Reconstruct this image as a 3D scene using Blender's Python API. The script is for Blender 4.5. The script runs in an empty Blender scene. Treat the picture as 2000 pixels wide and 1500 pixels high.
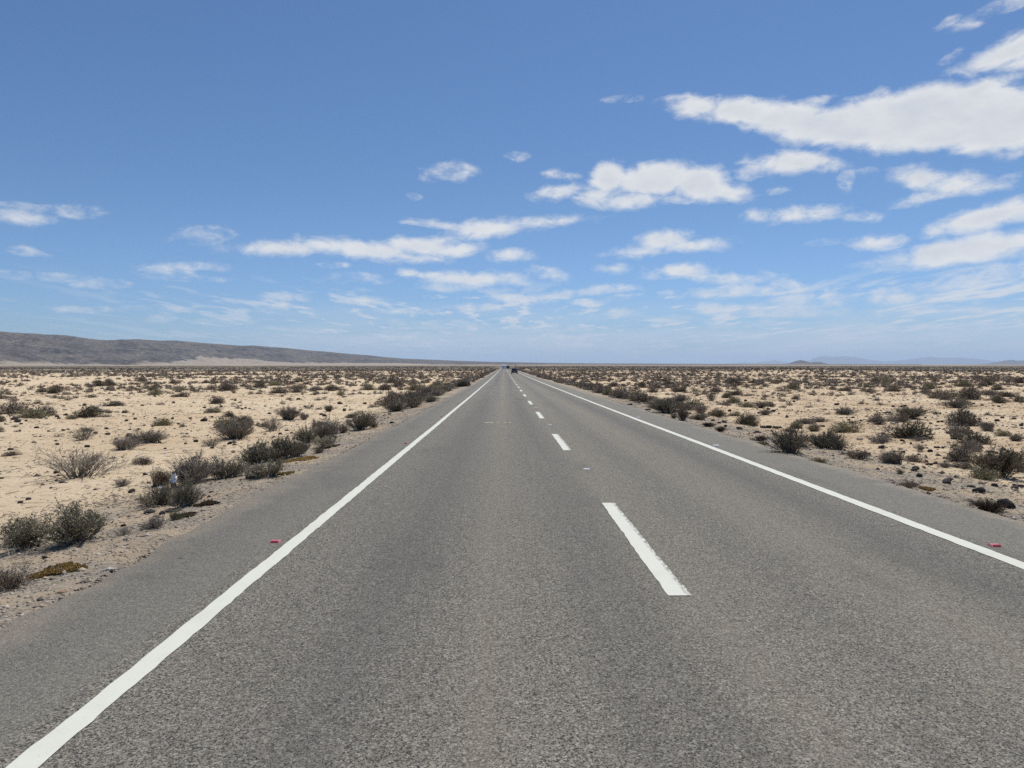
import bpy, math, random
import numpy as np
from mathutils import Vector, Matrix

# ------------------------------------------------------------------ camera
sc = bpy.context.scene
FPX, W0, H0, CAMZ = 1400.0, 2000.0, 1500.0, 1.8
VPX, HORY = 984.3, 712.0
cam_d = bpy.data.cameras.new("camera")
cam = bpy.data.objects.new("camera", cam_d)
sc.collection.objects.link(cam)
cam_d.sensor_width = 36.0
cam_d.lens = 36.0 * FPX / W0
cam_d.clip_start = 0.05
cam_d.clip_end = 200000.0
cam.location = (0, 0, CAMZ)
PITCH = math.atan((H0 / 2 - HORY) / FPX)
YAW = -math.atan((W0 / 2 - VPX) / FPX)
cam.rotation_euler = (math.pi / 2 - PITCH, 0, YAW)
sc.camera = cam
CAMR = Matrix.Rotation(YAW, 3, 'Z') @ Matrix.Rotation(math.pi / 2 - PITCH, 3, 'X')
CAMRI = CAMR.inverted()

def ray(px, py):
    return (CAMR @ Vector(((px - W0 / 2) / FPX, (H0 / 2 - py) / FPX, -1))).normalized()

def project(x, y, z):
    v = CAMRI @ Vector((x, y, z - CAMZ))
    if v.z > -0.1:
        return None
    return W0 / 2 + v.x / -v.z * FPX, H0 / 2 - v.y / -v.z * FPX, -v.z

def azel(px, py):
    d = ray(px, py)
    return math.atan2(d.x, d.y), math.atan2(d.z, math.hypot(d.x, d.y))

# ------------------------------------------------------------------ render
sc.render.engine = 'CYCLES'
sc.render.resolution_x, sc.render.resolution_y = 1024, 768
sc.cycles.max_bounces = 6
sc.cycles.diffuse_bounces = 2
sc.cycles.glossy_bounces = 2
sc.cycles.transparent_max_bounces = 6
sc.cycles.volume_bounces = 1
sc.cycles.use_denoising = False
sc.view_settings.view_transform = 'Standard'
sc.view_settings.look = 'None'
sc.view_settings.gamma = 1
sc.view_settings.exposure = 0.0
sc.render.filter_size = 1.15

# ------------------------------------------------------------------ sun and sky
SUN_EL, SUN_AZ = math.radians(63), math.radians(28)      # azimuth clockwise from +Y (down the road)
sun_d = bpy.data.lights.new("sun", 'SUN')
sun_d.energy = 4.2
sun_d.angle = math.radians(0.53)
sun_d.color = (1.0, 0.965, 0.91)
sun = bpy.data.objects.new("sun", sun_d)
sc.collection.objects.link(sun)
sdir = Vector((math.sin(SUN_AZ) * math.cos(SUN_EL), math.cos(SUN_AZ) * math.cos(SUN_EL), math.sin(SUN_EL)))
sun.rotation_euler = sdir.to_track_quat('Z', 'Y').to_euler()
sun.location = (0, 0, 50)

world = bpy.data.worlds.new("World")
sc.world = world
world.use_nodes = True
WT = world.node_tree
WT.nodes.clear()

class NT:
    """tiny helper for writing node trees"""
    def __init__(s, tree): s.t = tree
    def n(s, typ, **kw):
        nd = s.t.nodes.new(typ)
        for k, v in kw.items(): setattr(nd, k, v)
        return nd
    def link(s, a, b): s.t.links.new(a, b)
    def put(s, sock, v):
        if isinstance(v, (int, float)): sock.default_value = v
        elif isinstance(v, (tuple, list)): 
            if len(sock.default_value) == 4 and len(v) == 3: v = (*v, 1)
            sock.default_value = v
        else: s.link(v, sock)
    def m(s, op, a, b=0.0, c=0.0, clamp=False):
        nd = s.n('ShaderNodeMath', operation=op); nd.use_clamp = clamp
        for i, v in enumerate((a, b, c)): s.put(nd.inputs[i], v)
        return nd.outputs[0]
    def ss(s, x, lo, hi, a=0.0, b=1.0):
        nd = s.n('ShaderNodeMapRange', interpolation_type='SMOOTHSTEP')
        for i, v in enumerate((x, lo, hi, a, b)): s.put(nd.inputs[i], v)
        return nd.outputs[0]
    def lin(s, x, lo, hi, a=0.0, b=1.0):
        nd = s.n('ShaderNodeMapRange')
        for i, v in enumerate((x, lo, hi, a, b)): s.put(nd.inputs[i], v)
        return nd.outputs[0]
    def noise(s, vec, scale, detail=4.0, rough=0.55, dist=0.0, col=False):
        nd = s.n('ShaderNodeTexNoise')
        s.put(nd.inputs['Vector'], vec)
        nd.inputs['Scale'].default_value = scale
        nd.inputs['Detail'].default_value = detail
        nd.inputs['Roughness'].default_value = rough
        nd.inputs['Distortion'].default_value = dist
        return nd.outputs['Color' if col else 'Fac']
    def voro(s, vec, scale, feature='F1', out='Distance', rnd=1.0):
        nd = s.n('ShaderNodeTexVoronoi', feature=feature)
        s.put(nd.inputs['Vector'], vec)
        nd.inputs['Scale'].default_value = scale
        nd.inputs['Randomness'].default_value = rnd
        return nd.outputs[out]
    def mapping(s, vec, loc=(0, 0, 0), rot=(0, 0, 0), scale=(1, 1, 1)):
        nd = s.n('ShaderNodeMapping')
        s.put(nd.inputs['Vector'], vec)
        nd.inputs['Location'].default_value = loc
        nd.inputs['Rotation'].default_value = rot
        nd.inputs['Scale'].default_value = scale
        return nd.outputs[0]
    def mix(s, f, a, b, mode='MIX'):
        nd = s.n('ShaderNodeMix', data_type='RGBA', blend_type=mode)
        s.put(nd.inputs[0], f); s.put(nd.inputs[6], a); s.put(nd.inputs[7], b)
        return nd.outputs[2]
    def comb(s, x, y, z=0.0):
        nd = s.n('ShaderNodeCombineXYZ')
        for i, v in enumerate((x, y, z)): s.put(nd.inputs[i], v)
        return nd.outputs[0]
    def sep(s, v):
        nd = s.n('ShaderNodeSeparateXYZ'); s.put(nd.inputs[0], v); return nd.outputs

w = NT(WT)
sky = w.n('ShaderNodeTexSky', sky_type='NISHITA')
sky.sun_disc = False
sky.sun_elevation = SUN_EL
sky.sun_rotation = SUN_AZ
sky.altitude = 50
sky.air_density = 1.0
sky.dust_density = 0.35
sky.ozone_density = 2.2
SKY_STRENGTH = 0.072
gen = w.n('ShaderNodeTexCoord').outputs['Generated']
dx, dy, dz = w.sep(gen)
az = w.m('ARCTAN2', dx, dy)
el = w.m('ARCSINE', w.m('MAXIMUM', dz, -0.2))
AE = w.comb(az, el)

# clouds: (px, py, half width, half height, tilt degrees, strength) read off as directions in the sky
CL = [
 (1330,192,42,8,2,.9),(1372,207,62,18,-8,1.2),(1445,218,85,24,-8,1.2),(1540,232,90,28,-7,1.25),(1640,245,110,36,-4,1.35),(1740,235,120,48,0,1.4),
 (1850,232,130,52,2,1.45),(1960,245,90,42,5,1.4),(1800,200,80,26,4,1.2),(1900,186,70,22,10,1.15),(1985,192,60,16,10,1.2),(1595,200,25,9,0,.75),
 (1690,195,30,10,10,.8),(1220,192,32,6,0,.55),(1990,285,30,14,0,.8),
 (1985,92,70,22,14,1.3),(1925,118,45,14,4,1.2),(1985,120,50,12,0,1.1),(1850,45,20,6,15,.7),(1930,22,50,10,15,.72),(1975,8,40,9,10,.68),(1860,110,14,7,30,.6),
 (1190,345,38,30,15,1.2),(1170,382,50,16,4,1.1),(1090,378,42,13,6,1.0),(1280,350,75,34,0,1.35),(1370,360,60,32,-8,1.3),(1420,378,48,16,-4,1.1),(1230,390,60,16,0,1.1),(1340,388,60,10,0,.8),(1480,378,45,5,4,.55),
 (1090,341,26,9,-6,.9),(1010,306,24,7,-6,.6),(880,336,40,16,6,.8),(850,345,25,10,6,.6),(805,384,12,6,0,.55),
 (1545,318,72,22,-3,1.25),(1500,318,45,14,0,1.0),(1470,338,35,10,0,.7),(1600,322,40,14,-6,1.0),(1650,352,16,14,-25,.7),(1690,340,16,7,0,.5),
 (1800,345,50,16,-10,1.1),(1865,358,55,16,-8,1.15),(1920,362,50,10,0,1.0),(1820,380,55,10,6,.9),(1960,355,30,9,12,.7),
 (1935,425,90,22,10,1.25),(1985,412,60,18,8,1.2),(1870,438,36,12,0,1.0),
 (1560,420,75,12,0,1.1),(1480,423,30,12,0,1.0),(1685,423,30,9,0,.85),(1600,420,30,11,0,1.1),
 (1300,470,55,20,0,1.05),(1345,480,70,12,2,1.1),(1250,488,60,11,3,1.05),(1230,492,35,8,0,.8),
 (1715,474,42,13,0,1.1),(1880,490,120,24,6,1.3),(1800,503,70,14,2,1.15),(1960,475,70,18,3,1.25),(1730,515,50,7,0,.85),(1600,475,25,5,0,.5),
 (1920,540,90,16,6,.85),(1960,525,70,12,0,.85),(1930,560,80,8,0,.7),
 (1060,432,90,11,2,1.05),(950,448,75,17,5,1.15),(870,440,60,8,-8,1.0),(810,436,35,5,-5,.8),(930,460,50,11,0,1.1),(1100,430,40,8,3,.9),
 (550,482,85,14,3,1.05),(640,478,60,14,-4,1.1),(720,488,90,18,-5,1.2),(830,480,80,20,0,1.2),(880,488,70,14,4,1.2),(790,500,90,10,-3,1.05),(490,488,30,7,0,.7),
 (1000,500,55,10,-3,1.0),(800,530,26,8,0,1.0),(850,538,55,9,-6,1.0),(930,545,100,15,0,1.1),(880,560,55,9,0,.9),(985,540,50,8,0,1.0),(1070,533,36,12,-6,.95),
 (1195,525,28,10,0,1.05),(1340,530,65,13,0,1.05),(1410,542,80,10,-6,1.0),(1300,540,40,7,0,.8),(1540,555,45,10,-20,.85),
 (1440,568,110,10,2,.9),(1175,566,58,8,0,.95),(1150,590,35,6,0,.85),(1205,582,25,6,0,.7),(1560,590,80,16,4,.85),(1540,610,90,9,0,.8),(1395,600,44,11,0,1.05),
 (1740,585,40,9,0,.95),(1735,570,18,6,0,.7),(1900,578,50,9,3,.95),(1840,580,30,6,0,.8),
 (1020,583,70,10,2,.95),(940,600,60,6,0,.8),(718,584,34,8,0,1.05),(538,578,34,8,2,1.0),(538,598,26,7,0,.95),(597,582,12,6,0,.6),
 (325,528,40,8,0,.7),(385,520,45,8,2,.85),(350,542,60,6,0,.55),(205,553,36,8,0,.6),(60,540,70,6,2,.6),(30,422,48,11,0,.85),(50,404,35,6,0,.6),(160,412,26,11,0,.7),(108,407,16,5,0,.5),(48,491,26,6,0,.65),
 (175,605,40,5,0,.7),(330,605,60,5,0,.5),(440,627,50,6,0,.7),(322,626,18,5,0,.7),(650,519,24,5,0,.6),(400,460,45,12,10,.5),(700,545,50,8,0,.55),
 (800,608,60,6,0,.75),(860,635,80,8,0,.75),(1215,612,40,8,0,.85),(1315,625,40,8,0,.85),(1640,640,120,6,0,.7),(1460,635,90,7,0,.75),(1100,640,80,7,0,.7),(1700,610,80,5,0,.6),(1850,605,60,6,0,.7),(1950,635,90,8,0,.7),
]
f1 = w.noise(w.mapping(AE, scale=(1.0, 1.7, 1)), 30, 8, .56, .45)
f2 = w.noise(w.mapping(AE, loc=(3, 1, 0), scale=(1.0, 1.5, 1)), 75, 6, .6)
wob = w.noise(w.mapping(AE, scale=(1, 1.6, 1)), 15, 3, .5, col=True)
wsub = w.n('ShaderNodeVectorMath', operation='SUBTRACT'); w.link(wob, wsub.inputs[0]); wsub.inputs[1].default_value = (.5, .5, .5)
wsc = w.n('ShaderNodeVectorMath', operation='MULTIPLY'); w.link(wsub.outputs[0], wsc.inputs[0]); wsc.inputs[1].default_value = (.03, .012, 0)
wad = w.n('ShaderNodeVectorMath', operation='ADD'); w.link(AE, wad.inputs[0]); w.link(wsc.outputs[0], wad.inputs[1])
AWx, AWy, _ = w.sep(wad.outputs[0])
best = None
for (px, py, rx, ry, tilt, st) in CL:
    a0, e0 = azel(px, py)
    rx2, ry2 = rx / FPX * 1.05, ry / FPX * (1.08 if ry < 20 else (.96 if ry < 34 else .86))
    t = math.radians(tilt)
    # POINT mapping: scale, rotate, translate. A TEXTURE mapping inverts it: p' = R^-1 (p - loc) / scale
    nd = w.n('ShaderNodeMapping', vector_type='TEXTURE')
    # the running result rides along as a z squashed to nothing, so that the terms are evaluated one after another
    w.link(w.comb(AWx, AWy, best if best is not None else 0.0), nd.inputs[0])
    nd.inputs['Location'].default_value = (a0, e0, 0)
    nd.inputs['Rotation'].default_value = (0, 0, t)
    nd.inputs['Scale'].default_value = (rx2, ry2, 1e6)
    ln = w.n('ShaderNodeVectorMath', operation='LENGTH')
    w.link(nd.outputs[0], ln.inputs[0])
    kf = max(.85, (ry / 13) ** .9)
    v = w.m('MULTIPLY_ADD', ln.outputs['Value'], -kf, 1.14 * kf)
    if st < 1.05: v = w.m('MINIMUM', v, (st - .46) * 1.15)
    best = v if best is None else w.m('SMOOTH_MAX', best, v, 0.07)
best = w.m('MINIMUM', w.m('MAXIMUM', best, -1.5), 2.2)
f3 = w.noise(w.mapping(AE, loc=(5, 2, 0), rot=(0, 0, .25), scale=(.8, 2.2, 1)), 190, 5, .65)
nz = w.m('ADD', w.m('ADD', w.m('MULTIPLY', w.m('SUBTRACT', f1, .5), 2.1), w.m('MULTIPLY', w.m('SUBTRACT', f3, .5), .45)), w.m('MULTIPLY', w.m('SUBTRACT', f2, .5), .55))
dens = w.ss(w.m('ADD', best, nz), -.22, 1.2)
# fields of small distant puffs, shrinking and flattening towards the horizon
elc = w.m('MAXIMUM', el, 0.0)
pu = w.m('DIVIDE', az, w.m('ADD', elc, .05))
pv_ = w.m('LOGARITHM', w.m('ADD', elc, .018), 2.718)
pl = w.comb(w.m('MULTIPLY', pu, 3.4), w.m('MULTIPLY', pv_, 8.5))
g1 = w.noise(pl, 1.0, 6, .55, .2)
g2 = w.noise(w.mapping(pl, loc=(1.3, 7.1, 0), scale=(.22, .22, 1)), 1.0, 2, .5)
low = w.m('MULTIPLY', w.ss(w.m('ADD', g1, w.m('MULTIPLY', w.m('SUBTRACT', g2, .5), .55)), .51, .66),
          w.m('MULTIPLY', w.ss(el, .006, .03), w.ss(el, .125, .07)))
low = w.m('MULTIPLY', w.m('MULTIPLY', low, .9), w.ss(az, -.62, -.1, .12, 1.0))
# thin veil low over the horizon
veil = w.noise(w.mapping(AE, loc=(2, 0, 0), scale=(1.2, 9, 1)), 5, 5, .55)
veil = w.m('MULTIPLY', w.ss(veil, .25, .7), w.m('MULTIPLY', w.ss(el, .10, .02), w.ss(az, -.5, -.15)))
veil = w.m('MULTIPLY', veil, .68)
inv1 = w.m('MULTIPLY', w.m('SUBTRACT', 1, w.m('MULTIPLY', dens, .95)), w.m('MULTIPLY', w.m('SUBTRACT', 1, low), w.m('SUBTRACT', 1, veil)))
cover = w.m('SUBTRACT', 1, inv1)
# body of a cloud: bright heads, greyer thick middles
shade = w.m('ADD', w.m('MULTIPLY', w.ss(best, .4, 2.0), .5), w.m('MULTIPLY', w.m('SUBTRACT', w.noise(w.mapping(AE, loc=(0, .02, 0), scale=(1, 2, 1)), 22, 5, .6), .5), 1.6))
shade = w.m('MAXIMUM', w.m('MINIMUM', shade, 1.0), 0.0)
ccol = w.mix(shade, (.80, .81, .82), (.60, .64, .70))
lowcol = w.mix(w.ss(el, .02, .14), (.60, .67, .77), ccol)
K = 1.0
skc = w.n('ShaderNodeVectorMath', operation='SCALE'); w.link(sky.outputs[0], skc.inputs[0]); skc.inputs['Scale'].default_value = SKY_STRENGTH
SKYCOL = skc.outputs[0]
SKYTINT = w.mix(1.0, SKYCOL, w.mix(w.ss(el, .04, .24), (.71, .99, 1.45), (.71, .955, 1.235)), 'MULTIPLY')
fin = w.mix(cover, SKYTINT, lowcol)
bg = w.n('ShaderNodeBackground')
w.link(fin, bg.inputs[0])
bg.inputs[1].default_value = 1.0
wo = w.n('ShaderNodeOutputWorld')
w.link(bg.outputs[0], wo.inputs[0])
world.cycles.sampling_method = 'NONE'

# ------------------------------------------------------------------ helpers
C = sc.collection
rng = np.random.default_rng(7)
random.seed(7)

def smooth(a, b, x):
    t = np.clip((x - a) / (b - a), 0, 1)
    return t * t * (3 - 2 * t)

_perm = np.random.default_rng(99).random(65536).astype(np.float64)
def _h(ix, iy, s):
    return _perm[(ix * 73856093 ^ iy * 19349663 ^ (s * 83492791)) & 65535]
def vnoise(x, y, s=0):
    x = np.asarray(x, float); y = np.asarray(y, float)
    ix = np.floor(x).astype(np.int64); iy = np.floor(y).astype(np.int64)
    fx = x - ix; fy = y - iy
    fx = fx * fx * (3 - 2 * fx); fy = fy * fy * (3 - 2 * fy)
    a = _h(ix, iy, s); b = _h(ix + 1, iy, s); c = _h(ix, iy + 1, s); d = _h(ix + 1, iy + 1, s)
    return (a * (1 - fx) + b * fx) * (1 - fy) + (c * (1 - fx) + d * fx) * fy - .5
def fbm(x, y, s=0, o=4):
    r = 0; a = 1.0
    for i in range(o):
        r = r + a * vnoise(x * 2 ** i, y * 2 ** i, s + i * 17); a *= .5
    return r

def mesh(name, verts, faces, mats=None, smoothf=False, midx=None):
    """verts (n,3); faces: (k,3) or (k,4) array or list of such arrays"""
    if not isinstance(faces, list): faces = [faces]
    faces = [np.asarray(f, np.int32) for f in faces if len(f)]
    me = bpy.data.meshes.new(name)
    verts = np.asarray(verts, np.float32)
    me.vertices.add(len(verts)); me.vertices.foreach_set('co', verts.ravel())
    tot = np.concatenate([np.full(len(f), f.shape[1], np.int32) for f in faces])
    idx = np.concatenate([f.ravel() for f in faces])
    me.loops.add(len(idx)); me.loops.foreach_set('vertex_index', idx)
    st = np.concatenate([[0], np.cumsum(tot)[:-1]]).astype(np.int32)
    me.polygons.add(len(tot)); me.polygons.foreach_set('loop_start', st); me.polygons.foreach_set('loop_total', tot)
    if smoothf: me.polygons.foreach_set('use_smooth', np.ones(len(tot), bool))
    if midx is not None: me.polygons.foreach_set('material_index', np.asarray(midx, np.int32))
    for m in (mats or []): me.materials.append(m)
    me.update(calc_edges=True)
    return me

def put(name, me, loc=(0, 0, 0), rot=(0, 0, 0), scale=(1, 1, 1), parent=None, **props):
    o = bpy.data.objects.new(name, me)
    o.location = loc; o.rotation_euler = rot; o.scale = scale
    C.objects.link(o)
    if parent: o.parent = parent
    for k, v in props.items():
        if v is not None: o[k] = v
    return o

def mat(name):
    m = bpy.data.materials.new(name); m.use_nodes = True
    t = m.node_tree; t.nodes.clear()
    h = NT(t)
    b = h.n('ShaderNodeBsdfPrincipled'); o = h.n('ShaderNodeOutputMaterial')
    h.link(b.outputs[0], o.inputs[0])
    b.inputs['Roughness'].default_value = .9
    b.inputs['Specular IOR Level'].default_value = .25
    return m, h, b

def plain(name, col, rough=.6, metal=0.0, spec=.5, var=.12):
    m, h, b = mat(name)
    P = h.n('ShaderNodeNewGeometry').outputs['Position']
    n = h.noise(P, 9, 3)
    c = h.mix(n, tuple(v * (1 - var) for v in col), tuple(v * (1 + var) for v in col))
    h.link(c, b.inputs['Base Color'])
    b.inputs['Roughness'].default_value = rough; b.inputs['Metallic'].default_value = metal
    b.inputs['Specular IOR Level'].default_value = spec
    return m

# ------------------------------------------------------------------ terrain shape
XL, XR = -1.92 * 1.8, 3.42 * 1.8        # edges of the asphalt
def base_z(y):
    yy = np.maximum(y, -40.0)
    z = -0.0063 * 150 * (1 - np.exp(-yy / 150)) - 0.0005 * np.clip(yy, -40, 600)
    return z
def road_z(x, y):
    return base_z(y) - 2.6 * smooth(455, 620, y) * (1 - smooth(1200, 2500, y))
def ground_z(x, y):
    x = np.asarray(x, float); y = np.asarray(y, float)
    d = np.maximum(np.maximum(XL - x, x - XR), 0.0)      # distance out from the asphalt
    drop = .02 + .10 * smooth(0, 1.6, d) + .26 * smooth(1.2, 4.2, d)
    r = np.hypot(x, y)
    off = smooth(0.0, 1.2, d)
    z = base_z(y) - drop
    z = z + off * (.050 * fbm(x / 1.3, y / 1.3, 3, 3) + .02 * fbm(x / .35, y / .35, 9, 2) * smooth(60, 20, r) )
    z = z + smooth(2, 9, d) * (.22 * fbm(x / 14, y / 14, 5, 3) + .07 * fbm(x / 3.2, y / 3.2, 15, 2))
    z = z + smooth(6, 60, d) * smooth(60, 400, r) * .9 * fbm(x / 160, y / 160, 11, 3)
    # roadside spoil mounds where the road dips over the crest
    corr = 1 - smooth(4, 12, d)
    dip = 2.6 * smooth(455, 620, y) * (1 - smooth(1200, 2500, y))
    z = z - dip * corr
    md = np.exp(-((y - 470) / 45) ** 2)
    z = z + md * (1.1 * np.exp(-((x - 13.5) / 3.6) ** 2) + .9 * np.exp(-((x + 10.5) / 3.2) ** 2))
    under = smooth(0.05, -0.25, d - .0) * (d <= 0)
    z = z - np.where(d <= 0, .05 + .1 * np.minimum(np.minimum(x - XL, XR - x), .5), 0)
    return z
def gz(x, y): return float(ground_z(np.array([x]), np.array([y]))[0])
def hit(px, py):
    d = ray(px, py)
    t0, t1 = .5, None
    t = .5
    while t < 3000:
        p = Vector((0, 0, CAMZ)) + d * t
        if p.z < gz(p.x, p.y) + (.05 if XL < p.x < XR else 0): t1 = t; break
        t0 = t; t *= 1.02
    if t1 is None: return None
    for _ in range(18):
        tm = (t0 + t1) / 2; p = Vector((0, 0, CAMZ)) + d * tm
        if p.z < gz(p.x, p.y): t1 = tm
        else: t0 = tm
    return p.x, p.y, t1

def grow(start, step, g, end):
    out = []; v = start
    while v < end:
        step *= g; v += step; out.append(v)
    return out
xs_f = list(np.arange(-14, 16, .12))
xs = np.array([-(v) for v in reversed(grow(14, .12, 1.05, 76000))] + xs_f + grow(16, .12, 1.05, 76000))
ys_f = list(np.arange(-6, 42, .2))
ys = np.array([-(v) for v in reversed(grow(6, .3, 1.2, 4000))] + ys_f + grow(42, .2, 1.036, 74000))
# keep vertices exactly on the asphalt edges
for e in (XL, XR, XL + .02, XR - .02):
    xs[np.argmin(abs(xs - e))] = e
X, Y = np.meshgrid(xs, ys)
Z = ground_z(X, Y)
nx, ny = len(xs), len(ys)
V = np.stack([X, Y, Z], -1).reshape(-1, 3)
i = np.arange(nx - 1); j = np.arange(ny - 1)
I, J = np.meshgrid(i, j)
a = (J * nx + I).ravel()
F = np.stack([a, a + 1, a + nx + 1, a + nx], -1)

# ---- ground material
m_ground, h, b = mat("sandy_ground")
P = h.n('ShaderNodeNewGeometry').outputs['Position']
px_, py_, pz_ = h.sep(P)
P2 = h.comb(px_, py_, 0.0)
n_big = h.noise(P2, .11, 4, .55)
n_mid = h.noise(P2, .9, 5, .6)
n_fine = h.noise(P2, 14, 5, .7)
n_grit = h.noise(P2, 55, 3, .7)
sand = h.mix(h.ss(n_big, .35, .68), (.67, .53, .35), (.585, .44, .275))
sand = h.mix(h.m('MULTIPLY', h.ss(n_mid, .5, .75), .45), sand, (.74, .62, .45))
# calcrete flecks, flat pale scales lying east-west
st = h.noise(h.mapping(P2, scale=(.9, 2.6, 1)), 2.2, 6, .68)
sand = h.mix(h.m('MULTIPLY', h.ss(st, .60, .68), .65), sand, (.80, .70, .56))
st2 = h.noise(h.mapping(P2, loc=(7, 3, 0), scale=(.8, 2.0, 1)), 3.1, 7, .74)
sand = h.mix(h.m('MULTIPLY', h.ss(st2, .555, .65), .72), sand, (.25, .185, .13))
sand = h.mix(h.m('MULTIPLY', h.ss(n_fine, .54, .68), .5), sand, (.30, .22, .14))
sand = h.mix(h.m('MULTIPLY', h.ss(n_grit, .57, .7), .42), sand, (.22, .165, .115))
brn = h.m('MULTIPLY', h.ss(px_, 2, 10), h.ss(h.noise(P2, .28, 5, .65), .42, .62))
sand = h.mix(h.m('MULTIPLY', brn, .5), sand, (.35, .235, .14))
crumb = h.noise(h.mapping(P2, loc=(3, 9, 0), scale=(.5, 1.7, 1)), 1.5, 8, .78)
sand = h.mix(h.m('MULTIPLY', h.ss(crumb, .56, .62), .68), sand, (.17, .135, .10))
# scrub density far out: organic ground between the bushes
dist = h.m('SQRT', h.m('ADD', h.m('MULTIPLY', px_, px_), h.m('MULTIPLY', py_, py_)))
fz = h.noise(h.mapping(P2, scale=(.010, .016, 1)), 1.0, 6, .65)
scr = h.m('MULTIPLY', h.ss(dist, 240, 600), h.ss(dist, 3600, 2300))
scr = h.m('MULTIPLY', scr, h.ss(fz, .24, .44))
sand = h.mix(h.m('MULTIPLY', scr, .82), sand, (.085, .075, .062))
scr2 = h.m('MULTIPLY', h.ss(dist, 5200, 8000), h.ss(h.noise(h.mapping(P2, scale=(.0006, .0009, 1)), 1.0, 5, .6), .40, .58))
mid_ = h.m('MULTIPLY', h.ss(dist, 2400, 3600), h.ss(h.noise(h.mapping(P2, scale=(.0012, .002, 1)), 1.0, 5, .6), .36, .56))
sand = h.mix(h.m('MULTIPLY', mid_, .6), sand, (.19, .155, .125))
sand = h.mix(h.m('MULTIPLY', scr2, .75), sand, (.14, .12, .10))
# gravel verge: stone chips thrown off the road surface
dL = h.m('SUBTRACT', XL, px_); dR = h.m('SUBTRACT', px_, XR)
dd = h.m('MAXIMUM', dL, dR)
dn = h.m('ADD', dd, h.m('MULTIPLY', h.m('SUBTRACT', h.noise(P2, .5, 5, .65), .5), 3.2))
gv = h.ss(dn, 3.1, 1.5)
chips = h.voro(P2, 34, out='Color')
chv = h.sep(chips)[0]
grav = h.mix(chv, (.15, .13, .105), (.42, .365, .285))
grav = h.mix(h.ss(n_mid, .44, .62, 0, .8), grav, (.47, .36, .235))
grav = h.mix(h.ss(h.noise(P2, .35, 3), .58, .7, 0, .5), grav, (.52, .33, .17))
# asphalt crumbs right beside the slab
near = h.m('MULTIPLY', h.ss(h.m('ADD', dd, h.m('MULTIPLY', h.m('SUBTRACT', n_mid, .5), 1.1)), .55, .0), .6)
grav = h.mix(near, grav, h.mix(chv, (.11, .10, .09), (.30, .275, .235)))
col = h.mix(h.m('MULTIPLY', gv, .9), sand, grav)
h.link(col, b.inputs['Base Color'])
bp = h.n('ShaderNodeBump'); bp.inputs['Strength'].default_value = .9; bp.inputs['Distance'].default_value = .09
hh = h.m('ADD', h.m('MULTIPLY', n_fine, .5), h.m('ADD', h.m('MULTIPLY', n_mid, .7), h.m('MULTIPLY', n_grit, .22)))
h.link(hh, bp.inputs['Height']); h.link(bp.outputs[0], b.inputs['Normal'])
b.inputs['Roughness'].default_value = 1; b.inputs['Specular IOR Level'].default_value = .1
put("ground", mesh("ground", V, F, [m_ground], True), kind="structure", label="pale sandy desert plain with gravelly verges beside the road")

# ------------------------------------------------------------------ the road
m_asph, h, b = mat("asphalt")
P = h.n('ShaderNodeNewGeometry').outputs['Position']
px_, py_, pz_ = h.sep(P)
P2 = h.comb(px_, py_, 0.0)
LNG = h.mapping(P2, scale=(1, .045, 1))
v1 = h.sep(h.voro(P2, 150, out='Color'))
v2 = h.sep(h.voro(P2, 85, out='Color'))
vd = h.voro(P2, 150)
grain = h.m('ADD', h.m('MULTIPLY', v1[0], .6), h.m('MULTIPLY', v2[1], .4))
mid = h.noise(P2, 42, 4, .8)
mid2 = h.noise(P2, 9, 4, .85)
g = h.m('ADD', grain, h.m('MULTIPLY', h.m('SUBTRACT', mid, .5), 1.1))
g = h.m('ADD', g, h.m('MULTIPLY', h.m('SUBTRACT', mid2, .5), .5))
g = h.m('MINIMUM', h.m('MAXIMUM', g, 0.0), 1.0)
g = h.ss(g, .08, .92)
base = h.mix(g, (.022, .0205, .0168), (.265, .238, .188))
# tan and pale stone chips
base = h.mix(h.m('MULTIPLY', h.ss(v1[2], .78, .88), .65), base, (.36, .32, .25))
base = h.mix(h.m('MULTIPLY', h.ss(v2[2], .90, .94), .6), base, (.44, .41, .35))
# tracks: polished darker wheel paths, dusty crown between them
tr = h.noise(h.mapping(LNG, scale=(.8, .35, 1)), 1.6, 4, .6)
warp = h.m('ADD', px_, h.m('MULTIPLY', h.m('SUBTRACT', h.noise(h.mapping(P2, scale=(.2, .05, 1)), 1.0, 2), .5), .5))
def band(c, wd): return h.m('POWER', 2.718, h.m('MULTIPLY', -1.0, h.m('POWER', h.m('ABSOLUTE', h.m('DIVIDE', h.m('SUBTRACT', warp, c), wd)), 2.0)))
dust = h.m('ADD', h.m('ADD', h.m('MULTIPLY', band(-.1, .17), 1.1), h.m('MULTIPLY', band(1.62, .3), .85)), h.m('MULTIPLY', band(3.2, .5), .85))
dark = h.m('ADD', h.m('ADD', band(-1.05, .5), band(.75, .38)), h.m('ADD', h.m('MULTIPLY', band(2.35, .25), .5), band(3.95, .4)))
dust = h.m('MULTIPLY', dust, h.ss(tr, .30, .62))
base = h.mix(h.m('MULTIPLY', dust, .40), base, (.275, .24, .165))
base = h.mix(h.m('MULTIPLY', h.m('MULTIPLY', dark, h.ss(tr, .25, .6)), .36), base, (.07, .068, .066))
# shoulder strip outside the edge lines is an older, smoother grey
shl = h.m('MAXIMUM', h.ss(px_, -2.32, -2.45), h.ss(px_, 4.85, 5.0))
base = h.mix(h.m('MULTIPLY', shl, .42), base, h.mix(mid, (.150, .142, .118), (.255, .238, .192)))
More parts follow.
